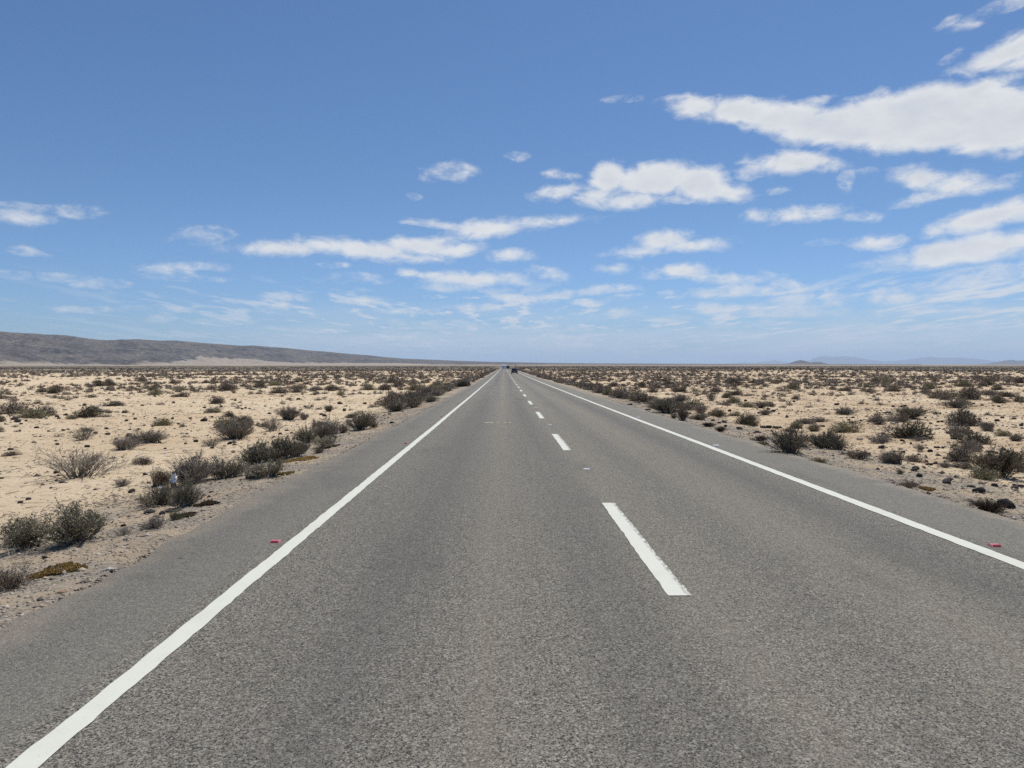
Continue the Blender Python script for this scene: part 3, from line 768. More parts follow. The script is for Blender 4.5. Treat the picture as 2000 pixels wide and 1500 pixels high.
HERO = [  # px, base py, width px, height px, style, leaf material, short name, side
 (48, 1072, 108, 62, 'olive', M_OL, "wide olive shrub left of the tallest verge shrub", "L"),
 (150, 1060, 108, 78, 'olive', M_OL, "tall bushy olive shrub with dark shadow on the verge", "L"),
 (14, 1152, 85, 42, 'low', M_BR, "dark brown shrub beside the ochre mat", "L"),
 (236, 1048, 42, 20, 'sparse', M_GR, "small grey twiggy tuft on the gravel", "L"),
 (298, 1032, 54, 24, 'low', M_GR, "low grey cushion beside the bright green cushion", "L"),
 (340, 1015, 34, 20, 'low', M_GN, "bright green cushion plant", "L"),
 (353, 992, 46, 58, 'olive', M_OL, "narrow upright olive shrub in front of the white rubbish", "L"),
 (298, 990, 66, 40, 'olive', M_DK, "dark shrub next to the dark slab stone", "L"),
 (297, 951, 56, 36, 'grey', M_BR, "brown twiggy shrub left of the white rubbish", "L"),
 (362, 948, 76, 60, 'grey', M_GR, "big grey bush behind the white rubbish", "L"),
 (433, 936, 62, 42, 'olive', M_OL, "loose olive shrub right of the big grey bush", "L"),
 (140, 935, 140, 62, 'sparse', M_GR, "broad sprawling bare-twigged bush on open sand", "L"),
 (235, 951, 28, 17, 'low', M_GR, "lone little grey cushion on open sand", "L"),
 (235, 881, 66, 26, 'grey', M_GR, "low dark half of a joined bush pair", "L"),
 (284, 866, 56, 26, 'grey', M_GR, "upswept half of a joined bush pair", "L"),
 (158, 860, 42, 26, 'sparse', M_GR, "small ragged bush behind the sprawling bush", "L"),
 (461, 858, 66, 38, 'grey', M_GR, "large windswept grey bush on sand", "L"),
 (411, 872, 36, 20, 'sparse', M_GR, "see-through twiggy bush left of the windswept bush", "L"),
 (529, 843, 50, 32, 'sparse', M_GR, "ragged two-tier bush right of the windswept bush", "L"),
 (562, 820, 50, 26, 'round', M_GR, "dense dark domed bush", "L"),
 (594, 820, 22, 14, 'round', M_GR, "small dome beside the dense domed bush", "L"),
 (492, 908, 66, 46, 'olive', M_OL, "tall brownish shrub starting the verge thicket", "L"),
 (538, 900, 58, 44, 'olive', M_DK, "dark shrub within the verge thicket", "L"),
 (478, 936, 46, 26, 'grey', M_GR, "low grey shrub at the foot of the verge thicket", "L"),
 (522, 932, 62, 36, 'olive', M_OL, "pale olive shrub at the front of the verge thicket", "L"),
 (575, 893, 44, 38, 'olive', M_OL, "spiky olive shrub at the near end of the orange mat", "L"),
 (600, 866, 40, 34, 'olive', M_OL, "upright shrub in the middle of the verge row", "L"),
 (634, 858, 58, 38, 'grey', M_GR, "dense grey shrub in the verge row", "L"),
 (640, 874, 50, 22, 'olive', M_OL, "low olive shrub edging the asphalt", "L"),
 (623, 885, 24, 14, 'low', M_DK, "very dark low cushion edging the asphalt", "L"),
 (612, 838, 10, 24, 'sparse', M_GR, "thin upright stalk plant above the verge row", "L"),
 (668, 846, 24, 18, 'olive', M_DK, "small dark gap-filling shrub in the verge row", "L"),
 (700, 840, 46, 36, 'olive', M_OL, "last tall olive shrub of the near verge row", "L"),
 (731, 835, 28, 16, 'low', M_GN, "low green shrub ending the near verge row", "L"),
 (770, 804, 44, 22, 'round', M_DK, "near half of the dark roadside thicket", "L"),
 (808, 796, 50, 24, 'round', M_DK, "far half of the dark roadside thicket", "L"),
 (838, 786, 34, 15, 'olive', M_OL, "olive tail of the dark roadside thicket", "L"),
 (641, 804, 20, 14, 'round', M_DK, "small dark dome behind the stalk plant", "L"),
 (40, 700, 1, 1, None, None, None, None),
 (1546, 886, 76, 52, 'round', M_DK, "big dense dark green bush at the asphalt edge", "R"),
 (1612, 876, 46, 36, 'olive', M_DK, "round-headed olive bush behind the big green bush", "R"),
 (1645, 880, 56, 32, 'low', M_DK, "spreading dark shrub trailing along the verge", "R"),
 (1680, 898, 40, 22, 'low', M_BR, "brown end of the trailing verge shrub", "R"),
 (1335, 822, 24, 26, 'round', M_DK, "upright dark bush beside the road", "R"),
 (1308, 808, 56, 28, 'olive', M_DK, "wide olive thicket before the upright dark bush", "R"),
 (1282, 798, 40, 12, 'low', M_GN, "low green fringe leading into the olive thicket", "R"),
 (1326, 787, 34, 18, 'grey', M_GR, "windswept dark bush above the olive thicket", "R"),
 (1370, 807, 38, 17, 'round', M_GR, "brown domed bush on the sand", "R"),
 (1362, 820, 32, 13, 'olive', M_OL, "pale olive shrub below the brown dome", "R"),
 (1315, 818, 12, 11, 'olive', M_OL, "tiny tuft on the gravel by the road", "R"),
 (1404, 815, 28, 16, 'olive', M_OL, "rounded olive bush on sand", "R"),
 (1391, 783, 22, 16, 'sparse', M_GR, "twiggy bush behind the brown dome", "R"),
 (1422, 791, 20, 12, 'sparse', M_GR, "spiky little bush on sand", "R"),
 (1487, 797, 26, 14, 'round', M_GR, "neat dark dome on sand", "R"),
 (1496, 811, 24, 12, 'round', M_GR, "low bush in front of the neat dome", "R"),
 (1385, 834, 24, 10, 'round', M_VB, "first dark brown clump on the verge", "R"),
 (1407, 843, 27, 11, 'round', M_VB, "second dark brown clump on the verge", "R"),
 (1487, 862, 26, 13, 'round', M_VB, "third dark brown clump on the verge", "R"),
 (1962, 932, 96, 60, 'olive', M_DK, "large dark olive bush cut by the frame", "R"),
 (1762, 908, 52, 30, 'grey', M_GR, "twiggy bush below a black stone", "R"),
 (1848, 913, 26, 10, 'round', M_GR, "flat dark cushion on sand", "R"),
 (1890, 886, 48, 26, 'sparse', M_GR, "leaning twiggy bush with a thin stem", "R"),
 (1800, 881, 22, 17, 'sparse', M_GR, "small stalked bush with a dark top", "R"),
 (1795, 861, 34, 11, 'sparse', M_TW, "pale bleached bush on open sand", "R"),
 (1862, 857, 36, 15, 'grey', M_GR, "dark bush left of the stalked pair", "R"),
 (1985, 861, 30, 14, 'grey', M_GR, "half hidden bush at the frame edge", "R"),
 (1720, 865, 58, 15, 'low', M_GR, "wide flat mat-like shrub", "R"),
 (1718, 829, 42, 19, 'round', M_GR, "dense dark bush above the dead branch", "R"),
 (1780, 818, 60, 25, 'round', M_DK, "biggest dark bush of the far sand", "R"),
 (1655, 811, 52, 16, 'grey', M_GR, "long low bush of the middle sand", "R"),
 (1590, 842, 24, 14, 'olive', M_OL, "small olive tuft behind the big green bush", "R"),
 (1612, 824, 46, 10, 'low', M_GR, "flat bush behind the olive tuft", "R"),
 (1760, 926, 18, 11, 'olive', M_OL, "small tuft just off the gravel", "R"),
 (1605, 903, 30, 10, 'low', M_YG, "straggly yellow-green weed on the gravel", "R"),
 (1784, 952, 48, 15, 'low', M_BR, "brown and ochre weed hugging the gravel", "R"),
 (1938, 998, 66, 22, 'round', M_VB, "dead brown bush beside the black lump", "R"),
 (1935, 842, 40, 18, 'grey', M_GR, "dark bush high on the right sand", "R"),
 (1873, 797, 50, 18, 'round', M_GR, "distant wide dark bush", "R"),
]
HERO = [q for q in HERO if q[4]]
ANCH = {"L": [], "R": []}
SIDE_GROUP = {"L": "shrubs on the hill side of the road", "R": "shrubs on the open side of the road"}
vi = 0
for (px, py, wp, hp, sty, lm, nm, sd) in HERO:
    x, y, wm, hm, dep = place(px, py, wp, hp)
    vi += 1
    sm = M_VB if lm is M_VB else (M_TW if lm is not M_DK else M_GR)
    ms = hero_mesh(sty, vi % 5, lm, sm)
    gf = {'olive': .86, 'grey': .84, 'round': .98, 'sparse': .86, 'low': .95}[sty]
    R_ = wm / 2 * {'olive': 1.15, 'grey': 1.14, 'round': 1.0, 'sparse': 1.05, 'low': 1.02}[sty]
    o = put("shrub", None, (x, y + R_ * .3, gz(x, y + R_ * .3) - .01), (0, 0, vi * 1.7), (R_, R_ * .85, hm * .93), label=nm, category="shrub", group=SIDE_GROUP[sd])
    put("stems", ms[0], parent=o); put("foliage", ms[1], parent=o)
    NO_GO.append((x, y + R_ * .3, R_ * .9)); ANCH[sd].append((px, py, nm))

# ---- mid and far shrubs scattered over the plain
def small_geo(seed, nb, L, wd, hollow=.0):
    rg = np.random.default_rng(seed)
    n = nb
    nl = rg.integers(2, 5); la = rg.random(nl) * 6.28; lr = rg.uniform(.1, .55, nl); lh = rg.uniform(.5, 1, nl); lh[0] = 1; lr[0] = .15
    wq = rg.integers(0, nl, n)
    d = rg.normal(size=(n, 3)); d[:, 2] = abs(d[:, 2]); d /= np.linalg.norm(d, axis=1, keepdims=True)
    r = rg.random(n) ** .6
    p = d * r[:, None] * np.array([.52, .52, 1.0])
    p[:, 2] = p[:, 2] * lh[wq] * .88 + .03
    p[:, 0] += lr[wq] * np.cos(la[wq]); p[:, 1] += lr[wq] * np.sin(la[wq])
    ax = np.stack([p[:, 0] * 1.2, p[:, 1] * 1.2, p[:, 2] * .5 + .45], -1) + rg.normal(scale=.28, size=(n, 3))
    V_, F_ = blades(p, ax, rg.uniform(.6, 1.5, n) * L, rg.uniform(.7, 1.3, n) * wd, rg)
    return V_ / np.array([np.percentile(abs(V_[:, :2]), 95)] * 2 + [np.percentile(V_[:, 2], 97)]), F_
MID = [small_geo(100 + k, 1300, .20, .030) for k in range(6)]
FAR = [small_geo(200 + k, 70, .42, .15) for k in range(6)]
VFAR = [small_geo(300 + k, 16, .75, .42) for k in range(6)]
MIDM = {}
for k in range(6):
    for lm in (M_GR, M_DK, M_OL):
        MIDM[(k, lm.name)] = mesh("shrub", MID[k][0], MID[k][1], [lm])

def sample_field():
    out = []
    rg = np.random.default_rng(5)
    # stratified by distance ring; density in plants per square metre
    rings = [(8, 30, .28), (30, 60, .42), (60, 120, .52), (120, 250, .38), (250, 500, .16), (500, 1150, .045)]
    for (r0, r1, dn) in rings:
        th0, th1 = -.68, .68
        area = .5 * (th1 - th0) * (r1 * r1 - r0 * r0)
        n = int(area * dn)
        r = np.sqrt(rg.uniform(r0 * r0, r1 * r1, n)); th = rg.uniform(th0, th1, n)
        x = r * np.sin(th); y = r * np.cos(th)
        d = np.maximum(XL - x, x - XR)
        patch = fbm(x / 22, y / 22, 71, 3) + .6 * fbm(x / 5, y / 5, 73, 2)
        keep = (d > 2.3) & (rg.random(n) < np.clip(.55 + patch * 1.1, .12, 1))
        # the near sand on the hill side is mostly open
        openl = (x < 0) & (y < 26) & (x > -40)
        keep &= ~(openl & (rg.random(n) < .55))
        s = np.exp(rg.normal(-1.68, .52, n)) * (1 + .0016 * np.minimum(r, 500))
        s = np.clip(s, .08, .8)
        s = np.where(r < 24, np.minimum(s, .08 + .010 * r), s)
        h_ = s * rg.uniform(.55, 1.1, n)
        for k in np.nonzero(keep)[0]: out.append((x[k], y[k], s[k], h_[k], rg.random()))
    # denser rows along both verges
    for sgn in (0, 1):
        n = 900
        y = (42 if sgn == 0 else 37) + 425 * rg.random(n) ** 1.25
        d = rg.normal(2.0 if sgn == 0 else 2.3, .75, n) + .8 * smooth(60, 20, y)
        x = XL - d if sgn == 0 else XR + d
        s = np.clip(np.exp(rg.normal(-1.25, .4, n)), .12, .62)
        for k in range(n):
            if d[k] > .6 + .5 * (y[k] < 60) and not (sgn == 1 and y[k] < 34) : out.append((x[k], y[k], s[k], s[k] * rg.uniform(.65, 1.1), rg.random()))
    return out
fld = sample_field()
NG = np.array(NO_GO)
cand = []
for (x, y, s, h_, q) in fld:
    if np.any((NG[:, 0] - x) ** 2 + (NG[:, 1] - y) ** 2 < (NG[:, 2] + s * .8) ** 2): continue
    p = project(x, y, gz(x, y) if y < 60 else -.8)
    if p is None or p[0] < -60 or p[0] > 2060 or p[1] > 1560: continue
    cand.append((s * h_ / p[2] ** 2, x, y, s, h_, q, p))
cand.sort(key=lambda t: -t[0])
N_IND = 300 - len(HERO)
ind, rest = cand[:N_IND], cand[N_IND:]

def neigh_label(kindword, px, py, side, used, pool):
    """describe a small plant or stone by its nearest landmark and its rank among the like"""
    best_ = min(pool, key=lambda a_: ((a_[0] - px) ** 2 + (2.2 * (a_[1] - py)) ** 2))
    ax, ay, nm = best_
    if abs(px - ax) > 2.2 * abs(py - ay): rel = "beside"
    else: rel = "behind" if py < ay else "in front of"
    key = (kindword, rel, nm)
    used[key] = used.get(key, 0) + 1
    return key, used[key]
def words(s): return len(s.split())
def lab(kindword, key, k):
    nm = key[2]
    base_ = f"{ORD[k-1]} {kindword} {key[1]} the {nm}" if k > 1 else f"{kindword} closest {key[1]} the {nm}"
    return base_ if words(base_) <= 16 else " ".join(base_.split()[:16])
used = {}
tmp = []
for c_ in ind:
    _, x, y, s, h_, q, p = c_
    side = "L" if x < 0 else "R"
    tone = "grey-brown" if q < .62 else ("dark" if q < .82 else "olive")
    size = "tiny" if s < .2 else ("small" if s < .33 else "bushy")
    tmp.append((c_, side, f"{size} {tone} shrub"))
# rank by closeness to the landmark, so that "second" means second closest
tmp2 = []
for (c_, side, kw) in tmp:
    p = c_[6]
    pool = ANCH[side]
    bst = min(pool, key=lambda a_: ((a_[0] - p[0]) ** 2 + (2.2 * (a_[1] - p[1])) ** 2))
    tmp2.append((math.hypot(bst[0] - p[0], 2.2 * (bst[1] - p[1])), c_, side, kw))
tmp2.sort(key=lambda t: t[0])
for (_, c_, side, kw) in tmp2:
    _, x, y, s, h_, q, p = c_
    key, k = neigh_label(kw, p[0], p[1], side, used, ANCH[side])
    lm = M_GR if q < .62 else (M_DK if q < .82 else M_OL)
    put("shrub", MIDM[(int(q * 1000) % 6, lm.name)], (x, y, gz(x, y) - .02), (0, 0, q * 40), (s, s, h_), label=lab(kw, key, k), category="shrub", group=SIDE_GROUP[side])

# everything smaller in the picture than those: one mass of scrub
def merge(items, geos, seed):
    rg = np.random.default_rng(seed)
    VV, FF, off = [], [], 0
    A = np.array([(x, y, s, h_) for (x, y, s, h_) in items])
    if not len(A): return np.zeros((0, 3)), np.zeros((0, 4), int)
    zs = ground_z(A[:, 0], A[:, 1]) - .02
    gi = rg.integers(0, len(geos), len(A)); rot = rg.random(len(A)) * 6.28
    for g_ in range(len(geos)):
        idx = np.nonzero(gi == g_)[0]
        if not len(idx): continue
        gv_, gf_ = geos[g_]
        c_, s_ = np.cos(rot[idx])[:, None], np.sin(rot[idx])[:, None]
        x = (gv_[None, :, 0] * c_ - gv_[None, :, 1] * s_) * A[idx, 2:3] + A[idx, 0:1]
        y = (gv_[None, :, 0] * s_ + gv_[None, :, 1] * c_) * A[idx, 2:3] + A[idx, 1:2]
        z = gv_[None, :, 2] * A[idx, 3:4] + zs[idx][:, None]
        VV.append(np.stack([x, y, z], -1).reshape(-1, 3))
        FF.append((gf_[None] + (np.arange(len(idx)) * len(gv_))[:, None, None]).reshape(-1, gf_.shape[1]) + off)
        off += len(idx) * len(gv_)
    return np.concatenate(VV), np.concatenate(FF)
n1 = [(x, y, s, h_) for (_, x, y, s, h_, q, p) in rest if p[2] < 75]
n2 = [(x, y, s, h_) for (_, x, y, s, h_, q, p) in rest if 75 <= p[2] < 260]
n3 = [(x, y, s, h_) for (_, x, y, s, h_, q, p) in rest if p[2] >= 260]
MIDS = [small_geo(400 + k, 110, .32, .085) for k in range(6)]
a1 = merge(n1, MIDS, 1); a2 = merge(n2, FAR, 2); a3 = merge(n3, VFAR, 3)
o2 = len(a1[0]); o3 = o2 + len(a2[0])
print("scrub counts", len(n1), len(n2), len(n3))
put("scrub", mesh("scrub", np.concatenate([a1[0], a2[0], a3[0]]), [a1[1], a2[1] + o2, a3[1] + o3], [M_GR]), kind="stuff",
    label="countless low dark desert shrubs covering the plain to the horizon", category="scrub")

# ------------------------------------------------------------------ mats, dead branches
def mat_plant(px, py, wp, hp, lm, label, seed):
    x, y, wm, _, dep = place(px, py, wp, 10)
    dy = hp / (FPX * 2.1) * dep * dep
    rg = np.random.default_rng(seed); n = 6500
    a_ = rg.random(n) * 6.28; r_ = np.sqrt(rg.random(n)) * (1 + .25 * np.sin(a_ * 3 + seed) + .12 * np.sin(a_ * 7))
    u = r_ * np.cos(a_) * wm / 2; v = r_ * np.sin(a_) * dy / 2
    rot = -.25
    xx = u * math.cos(rot) - v * math.sin(rot); yy = u * math.sin(rot) + v * math.cos(rot)
    zz = ground_z(x + xx, y + yy) - gz(x, y) + .008 + .014 * rg.random(n)
    A = rg.normal(size=(n, 3)) * np.array([1, 1, .7]) + np.array([0, 0, .6])
    V_, F_ = blades(np.stack([xx, yy, zz], -1), A, rg.uniform(.012, .028, n), rg.uniform(.008, .014, n), rg)
    put("mat_plant", mesh("mat_plant", V_, F_, [lm]), (x, y, gz(x, y)), label=label, category="mat plant", group="ground-hugging mats on the verges")
mat_plant(112, 1116, 84, 30, M_OC, "large ochre and orange mat on the gravel at the near verge", 1)
mat_plant(588, 898, 56, 13, M_OC, "slim orange mat at the foot of the verge thicket", 2)
mat_plant(362, 1008, 40, 9, M_BR, "brownish mat beside the bright green cushion", 3)
mat_plant(558, 926, 24, 6, M_YG, "little yellow-green mat by the asphalt edge", 4)
mat_plant(640, 872 + 2, 30, 7, M_BR, "thin brown mat beside the very dark cushion", 5)
mat_plant(1490, 855 + 12, 20, 4, M_YG, "faint yellowish mat by the third brown clump", 6)
mat_plant(1811, 956, 24, 8, M_OC, "ochre mat at the end of the brown verge weed", 7)
mat_plant(405, 985, 40, 8, M_BR, "dull brown mat on the gravel below the olive shrub", 8)

def dead_branch(px, py, wp, hp, seed, label, lm=M_TL):
    x, y, wm, hm, dep = place(px, py, wp, hp)
    rg = np.random.default_rng(seed)
    P0, P1, R0, R1 = [], [], [], []
    def grow_(p, d, L, r, lev):
        n = 4; q = p
        for k in range(n):
            d = d + rg.normal(scale=.22, size=3) * np.array([1, 1, .4]); d = d / np.linalg.norm(d)
            q2 = q + d * L / n; q2[2] = max(q2[2], .01)
            P0.append(q); P1.append(q2); R0.append(r * (1 - .18 * k)); R1.append(r * (1 - .18 * (k + 1)))
            if lev < 3 and rg.random() < .75: grow_(q2, d + rg.normal(scale=.75, size=3) * np.array([1, 1, .6]), L * .55, r * .55, lev + 1)
            q = q2
    for k in range(5):
        a_ = rg.uniform(0, 6.28)
        grow_(np.zeros(3), np.array([math.cos(a_), math.sin(a_), hm / (wm / 2) * 1.1]), wm * .5, .010 * wm, 0)
    v, f = tubes(np.array(P0), np.array(P1), np.array(R0), np.array(R1))
    put("dead_branch", mesh("dead_branch", v, f, [lm]), (x, y, gz(x, y)), label=label, category="dead branch", group="bare dead twigs on the ground")
dead_branch(50, 1118, 90, 48, 3, "bare bleached twigs spreading beside the ochre mat")
dead_branch(1712, 849, 90, 14, 5, "grey dead branch sprawled below the dense dark bush", M_TW)
dead_branch(75, 948, 20, 16, 6, "wispy bleached twig standing before the sprawling bush")
dead_branch(437, 884, 26, 12, 8, "thin dry twig beside the windswept bush", M_TW)

# ------------------------------------------------------------------ stones
def rock_geo(seed, sub=2, flat=.6, rough=.35):
    import bmesh
    bm = bmesh.new(); bmesh.ops.create_icosphere(bm, subdivisions=sub, radius=1)
    v = np.array([q.co[:] for q in bm.verts]); f = np.array([[l.index for l in q.verts] for q in bm.faces]); bm.free()
    n = fbm(v[:, 0] * 1.3 + seed * 5, v[:, 1] * 1.3 + v[:, 2] * 1.7, seed, 3)
    rg = np.random.default_rng(seed)
    for _ in range(5):      # chop a few facets
        d = rg.normal(size=3); d /= np.linalg.norm(d); c = rg.uniform(.55, .85)
        k = v @ d; v = v - np.maximum(k - c, 0)[:, None] * d * .85
    v = v * (1 + rough * n)[:, None] * np.array([1, .8, flat])
    return v, f
def rockmat(name, c0, c1, c2):
    m, h, b = mat(name)
    co = h.n('ShaderNodeTexCoord').outputs['Object']
    n_ = h.noise(co, 2.5, 6, .7); n2_ = h.noise(co, 9, 3, .6)
    c = h.mix(h.ss(n_, .35, .65), c0, c1); c = h.mix(h.m('MULTIPLY', h.ss(n2_, .6, .7), .6), c, c2)
    h.link(c, b.inputs['Base Color'])
    bp = h.n('ShaderNodeBump'); bp.inputs['Strength'].default_value = .8; bp.inputs['Distance'].default_value = .06
    h.link(n_, bp.inputs['Height']); h.link(bp.outputs[0], b.inputs['Normal'])
    return m
M_RD = rockmat("dark_stone", (.035, .030, .027), (.085, .070, .060), (.20, .18, .15))
M_RP = rockmat("pale_stone", (.42, .35, .25), (.56, .49, .37), (.30, .24, .17))
M_RB = rockmat("black_stone", (.018, .017, .017), (.05, .047, .045), (.30, .28, .26))
ROCKD = [mesh("stone", *rock_geo(k + 1, 2, .55), [M_RD], True) for k in range(5)]
ROCKP = [mesh("stone", *rock_geo(k + 11, 2, .5), [M_RP], False) for k in range(4)]
STONE_G = {"L": "loose stones on the hill side of the road", "R": "loose stones on the open side of the road"}
HST = [  # px, base py, w px, h px, kind, label
 (1970, 992, 34, 24, 'b', "rounded black lump behind the dead brown bush", "R"),
 (290, 1003, 24, 9, 'd', "dark slab standing in for a shadowed burrow hole in the verge bank", "L"),  # dark stone added in place of a burrow hole and its shadow
 (335, 1000, 32, 5, 'd', "long thin dark slab below the upright olive shrub", "L"),
 (240, 1028, 12, 7, 'd', "blunt dark stone left of the low grey cushion", "L"),
 (313, 982, 12, 8, 'p', "pale tan block below the brown twiggy shrub", "L"),
 (303, 980, 8, 6, 'p', "small pale block beside the pale tan block", "L"),
 (147, 1062, 10, 8, 'p', "pale stone in the tall olive shrub's shadow", "L"),
 (62, 1131, 10, 6, 'p', "pale stone at the tip of the ochre mat", "L"),
 (86, 1091, 12, 9, 'd', "dark reddish lump above the ochre mat", "L"),
 (91, 1079, 6, 5, 'd', "small dark stone below the wide olive shrub", "L"),
 (69, 1076, 6, 5, 'd', "dark stone under the wide olive shrub", "L"),
 (38, 983, 14, 6, 'd', "dark flat stone on the sand by the verge bank", "L"),
 (54, 976, 12, 6, 'd', "dark cracked stone next to the flat one", "L"),
 (378, 895, 10, 6, 'd', "black stone peeking above the big grey bush", "L"),
 (322, 877, 7, 4, 'd', "lone dark pebble right of the joined bushes", "L"),
 (414, 876, 10, 5, 'd', "dark stone at the foot of the see-through bush", "L"),
 (440, 830, 12, 6, 'd', "dark domed stone above the windswept bush", "L"),
 (765, 827, 10, 6, 'd', "round dark stone at the asphalt edge", "L"),
 (1764, 884, 11, 6, 'd', "black stone crowning the twiggy bush", "R"),
 (1817, 909, 15, 7, 'd', "dark oval stone left of the flat cushion", "R"),
 (1695, 889, 15, 7, 'd', "dark loaf-shaped stone on open sand", "R"),
 (1962, 880, 13, 9, 'd', "black boulder behind the large dark olive bush", "R"),
 (1938, 884, 22, 5, 'd', "low dark slab beside the black boulder", "R"),
 (1663, 827, 11, 7, 'd', "black stone beside the flat middle bush", "R"),
 (1640, 845, 14, 6, 'd', "dark wedge stone behind the round-headed bush", "R"),
 (1516, 837, 14, 7, 'd', "dark tilted stone behind the big green bush", "R"),
 (1498, 835, 5, 4, 'd', "small black stone left of the tilted stone", "R"),
 (1405, 827, 8, 5, 'd', "dark stone behind the second brown clump", "R"),
 (1231, 791, 12, 5, 'd', "dark flat clump at the road edge", "R"),
 (1266, 801, 14, 4, 'd', "dark low clump on the gravel", "R"),
 (1868, 933, 7, 6, 'd', "pointed dark stone on rusty ground", "R"),
 (1860, 937, 7, 4, 'd', "dark stone left of the pointed one", "R"),
 (1898, 952, 16, 7, 'd', "dark angular stone above the verge", "R"),
 (1984, 956, 18, 10, 'd', "dark jagged stone near the frame edge", "R"),
 (1995, 952, 16, 8, 'd', "dark stone cut by the frame edge", "R"),
 (1935, 962, 12, 5, 'p', "white topped stone above the dead brown bush", "R"),
 (1937, 1005, 8, 3, 'd', "small dark stone at the asphalt edge", "R"),
 (1822, 969, 7, 4, 'd', "dark chip on the gravel below the ochre mat", "R"),
 (1866, 897, 14, 4, 'd', "dark flat stone behind the flat cushion", "R"),
 (1846, 896, 8, 5, 'd', "dark stone left of the flat dark stone", "R"),
 (1828, 875, 7, 5, 'd', "dark round stone right of the stalked bush", "R"),
 (1780, 868, 6, 6, 'd', "dark stone below the pale bleached bush", "R"),
 (1928, 862, 7, 4, 'd', "dark stone in front of the dark high bush", "R"),
]
SA = {"L": list(ANCH["L"]), "R": list(ANCH["R"])}
for k, (px, py, wp, hp, kd, nm, sd) in enumerate(HST):
    x, y, wm, hm, dep = place(px, py, wp, hp)
    if kd == 'b': me = mesh("stone", *rock_geo(31, 3, .8), [M_RB], True)
    else: me = (ROCKD[k % 5] if kd == 'd' else ROCKP[k % 4])
    put("stone", me, (x, y + wm * .2, gz(x, y + wm * .2) + hm * .22), (0, 0, (k * .9) % 1.2 - .6), (wm / 2, wm / 2, hm * .95 / (1.0 if kd == 'b' else .72) * .75), label=nm, category="stone", group=STONE_G[sd])
    NO_GO.append((x, y, wm / 2))
rg = np.random.default_rng(77)
st_c = []
for _ in range(2600):
    r_ = math.sqrt(rg.uniform(81, 75 ** 2)); th = rg.uniform(-.66, .66)
    x, y = r_ * math.sin(th), r_ * math.cos(th)
    d = max(XL - x, x - XR)
    if d < 1.0: continue
    s = float(np.clip(np.exp(rg.normal(-2.75, .42)), .035, .17))
    z = gz(x, y); p = project(x, y, z)
    if p is None or not (0 < p[0] < 2000) or p[1] > 1500: continue
    if x < 0 and y < 20 and rg.random() < .55: continue
    st_c.append((s / p[2], x, y, z, s, p))
st_c.sort(key=lambda t: -t[0])
NS = 300 - len(HST)
tmp = []
for c_ in st_c[:NS]:
    p = c_[5]; side = "L" if c_[1] < 0 else "R"
    bst = min(SA[side], key=lambda a_: ((a_[0] - p[0]) ** 2 + (2.2 * (a_[1] - p[1])) ** 2))
    tmp.append((math.hypot(bst[0] - p[0], 2.2 * (bst[1] - p[1])), c_, side))
tmp.sort(key=lambda t: t[0])
used2 = {}
for k, (_, c_, side) in enumerate(tmp):
    _, x, y, z, s, p = c_
    pale = (k * 37 % 100) < 16
    kw = ("pale" if pale else "dark") + (" pebble" if s < .055 else (" stone" if s < .09 else " rock"))
    key, kk = neigh_label(kw, p[0], p[1], side, used2, SA[side])
    put("stone", (ROCKP[k % 4] if pale else ROCKD[k % 5]), (x, y, z + s * .25), (.2 * math.sin(k), .2 * math.cos(k), (k * 1.3) % 6.28), (s, s * .9, s * 1.15), label=lab(kw, key, kk), category="stone", group=STONE_G[side])

# gravel and grit: far too many to count
def tetra_rock(seed):
    rg_ = np.random.default_rng(seed)
    v = np.array([(1, 0, 0), (0, 1, 0), (-1, 0, 0), (0, -1, 0), (0, 0, .75), (0, 0, -.4)], float) * rg_.uniform(.65, 1.25, (6, 3))
    v += rg_.normal(scale=.12, size=v.shape)
    f = np.array([(0, 1, 4), (1, 2, 4), (2, 3, 4), (3, 0, 4), (1, 0, 5), (2, 1, 5), (3, 2, 5), (0, 3, 5)])
    return v, f
CH = [tetra_rock(k) for k in range(6)]
def chipmat(name, cols_, ):
    m, h, b = mat(name)
    r = h.n('ShaderNodeNewGeometry').outputs['Random Per Island']
    cr = h.n('ShaderNodeValToRGB'); h.link(r, cr.inputs[0]); cr.color_ramp.interpolation = 'CONSTANT'
    el_ = cr.color_ramp.elements
    while len(el_) < len(cols_): el_.new(.5)
    for k, (pos_, cc) in enumerate(cols_): el_[k].position = pos_; el_[k].color = (*cc, 1)
    h.link(cr.outputs[0], b.inputs['Base Color'])
    return m
M_CHIP = chipmat("gravel_chips", [(0, (.42, .34, .24)), (.3, (.30, .255, .20)), (.55, (.19, .165, .14)), (.72, (.095, .082, .070)), (.85, (.50, .45, .37)), (.95, (.34, .20, .12))])
items = []
rg = np.random.default_rng(3)
for sgn in (0, 1):
    n = 26000
    y = 3.5 + 42 * rg.random(n) ** 1.6
    d = np.abs(rg.normal(.8, 1.0, n)) - .30
    x = (XL - d) if sgn == 0 else (XR + d)
    s = np.clip(np.exp(rg.normal(-4.45, .45, n)), .006, .05)
    items += list(zip(x, y, s, s * .8))
n = 16000
y = 5 + 40 * rg.random(n) ** 1.2; x = rg.uniform(-1, 1, n) * (y * .8 + 3)
s = np.clip(np.exp(rg.normal(-4.1, .5, n)), .008, .06)
m_ = np.maximum(XL - x, x - XR) > .3
m_ &= (fbm(x / 3, y / 3, 44, 3) > -.15) 
items += list(zip(x[m_], y[m_], s[m_], s[m_] * .8))
gV, gF = merge(items, CH, 9)
gV[:, 2] += .018
put("gravel", mesh("gravel", gV, gF, [M_CHIP]), kind="stuff", label="loose gravel chips strewn along both verges and over the sand", category="gravel")

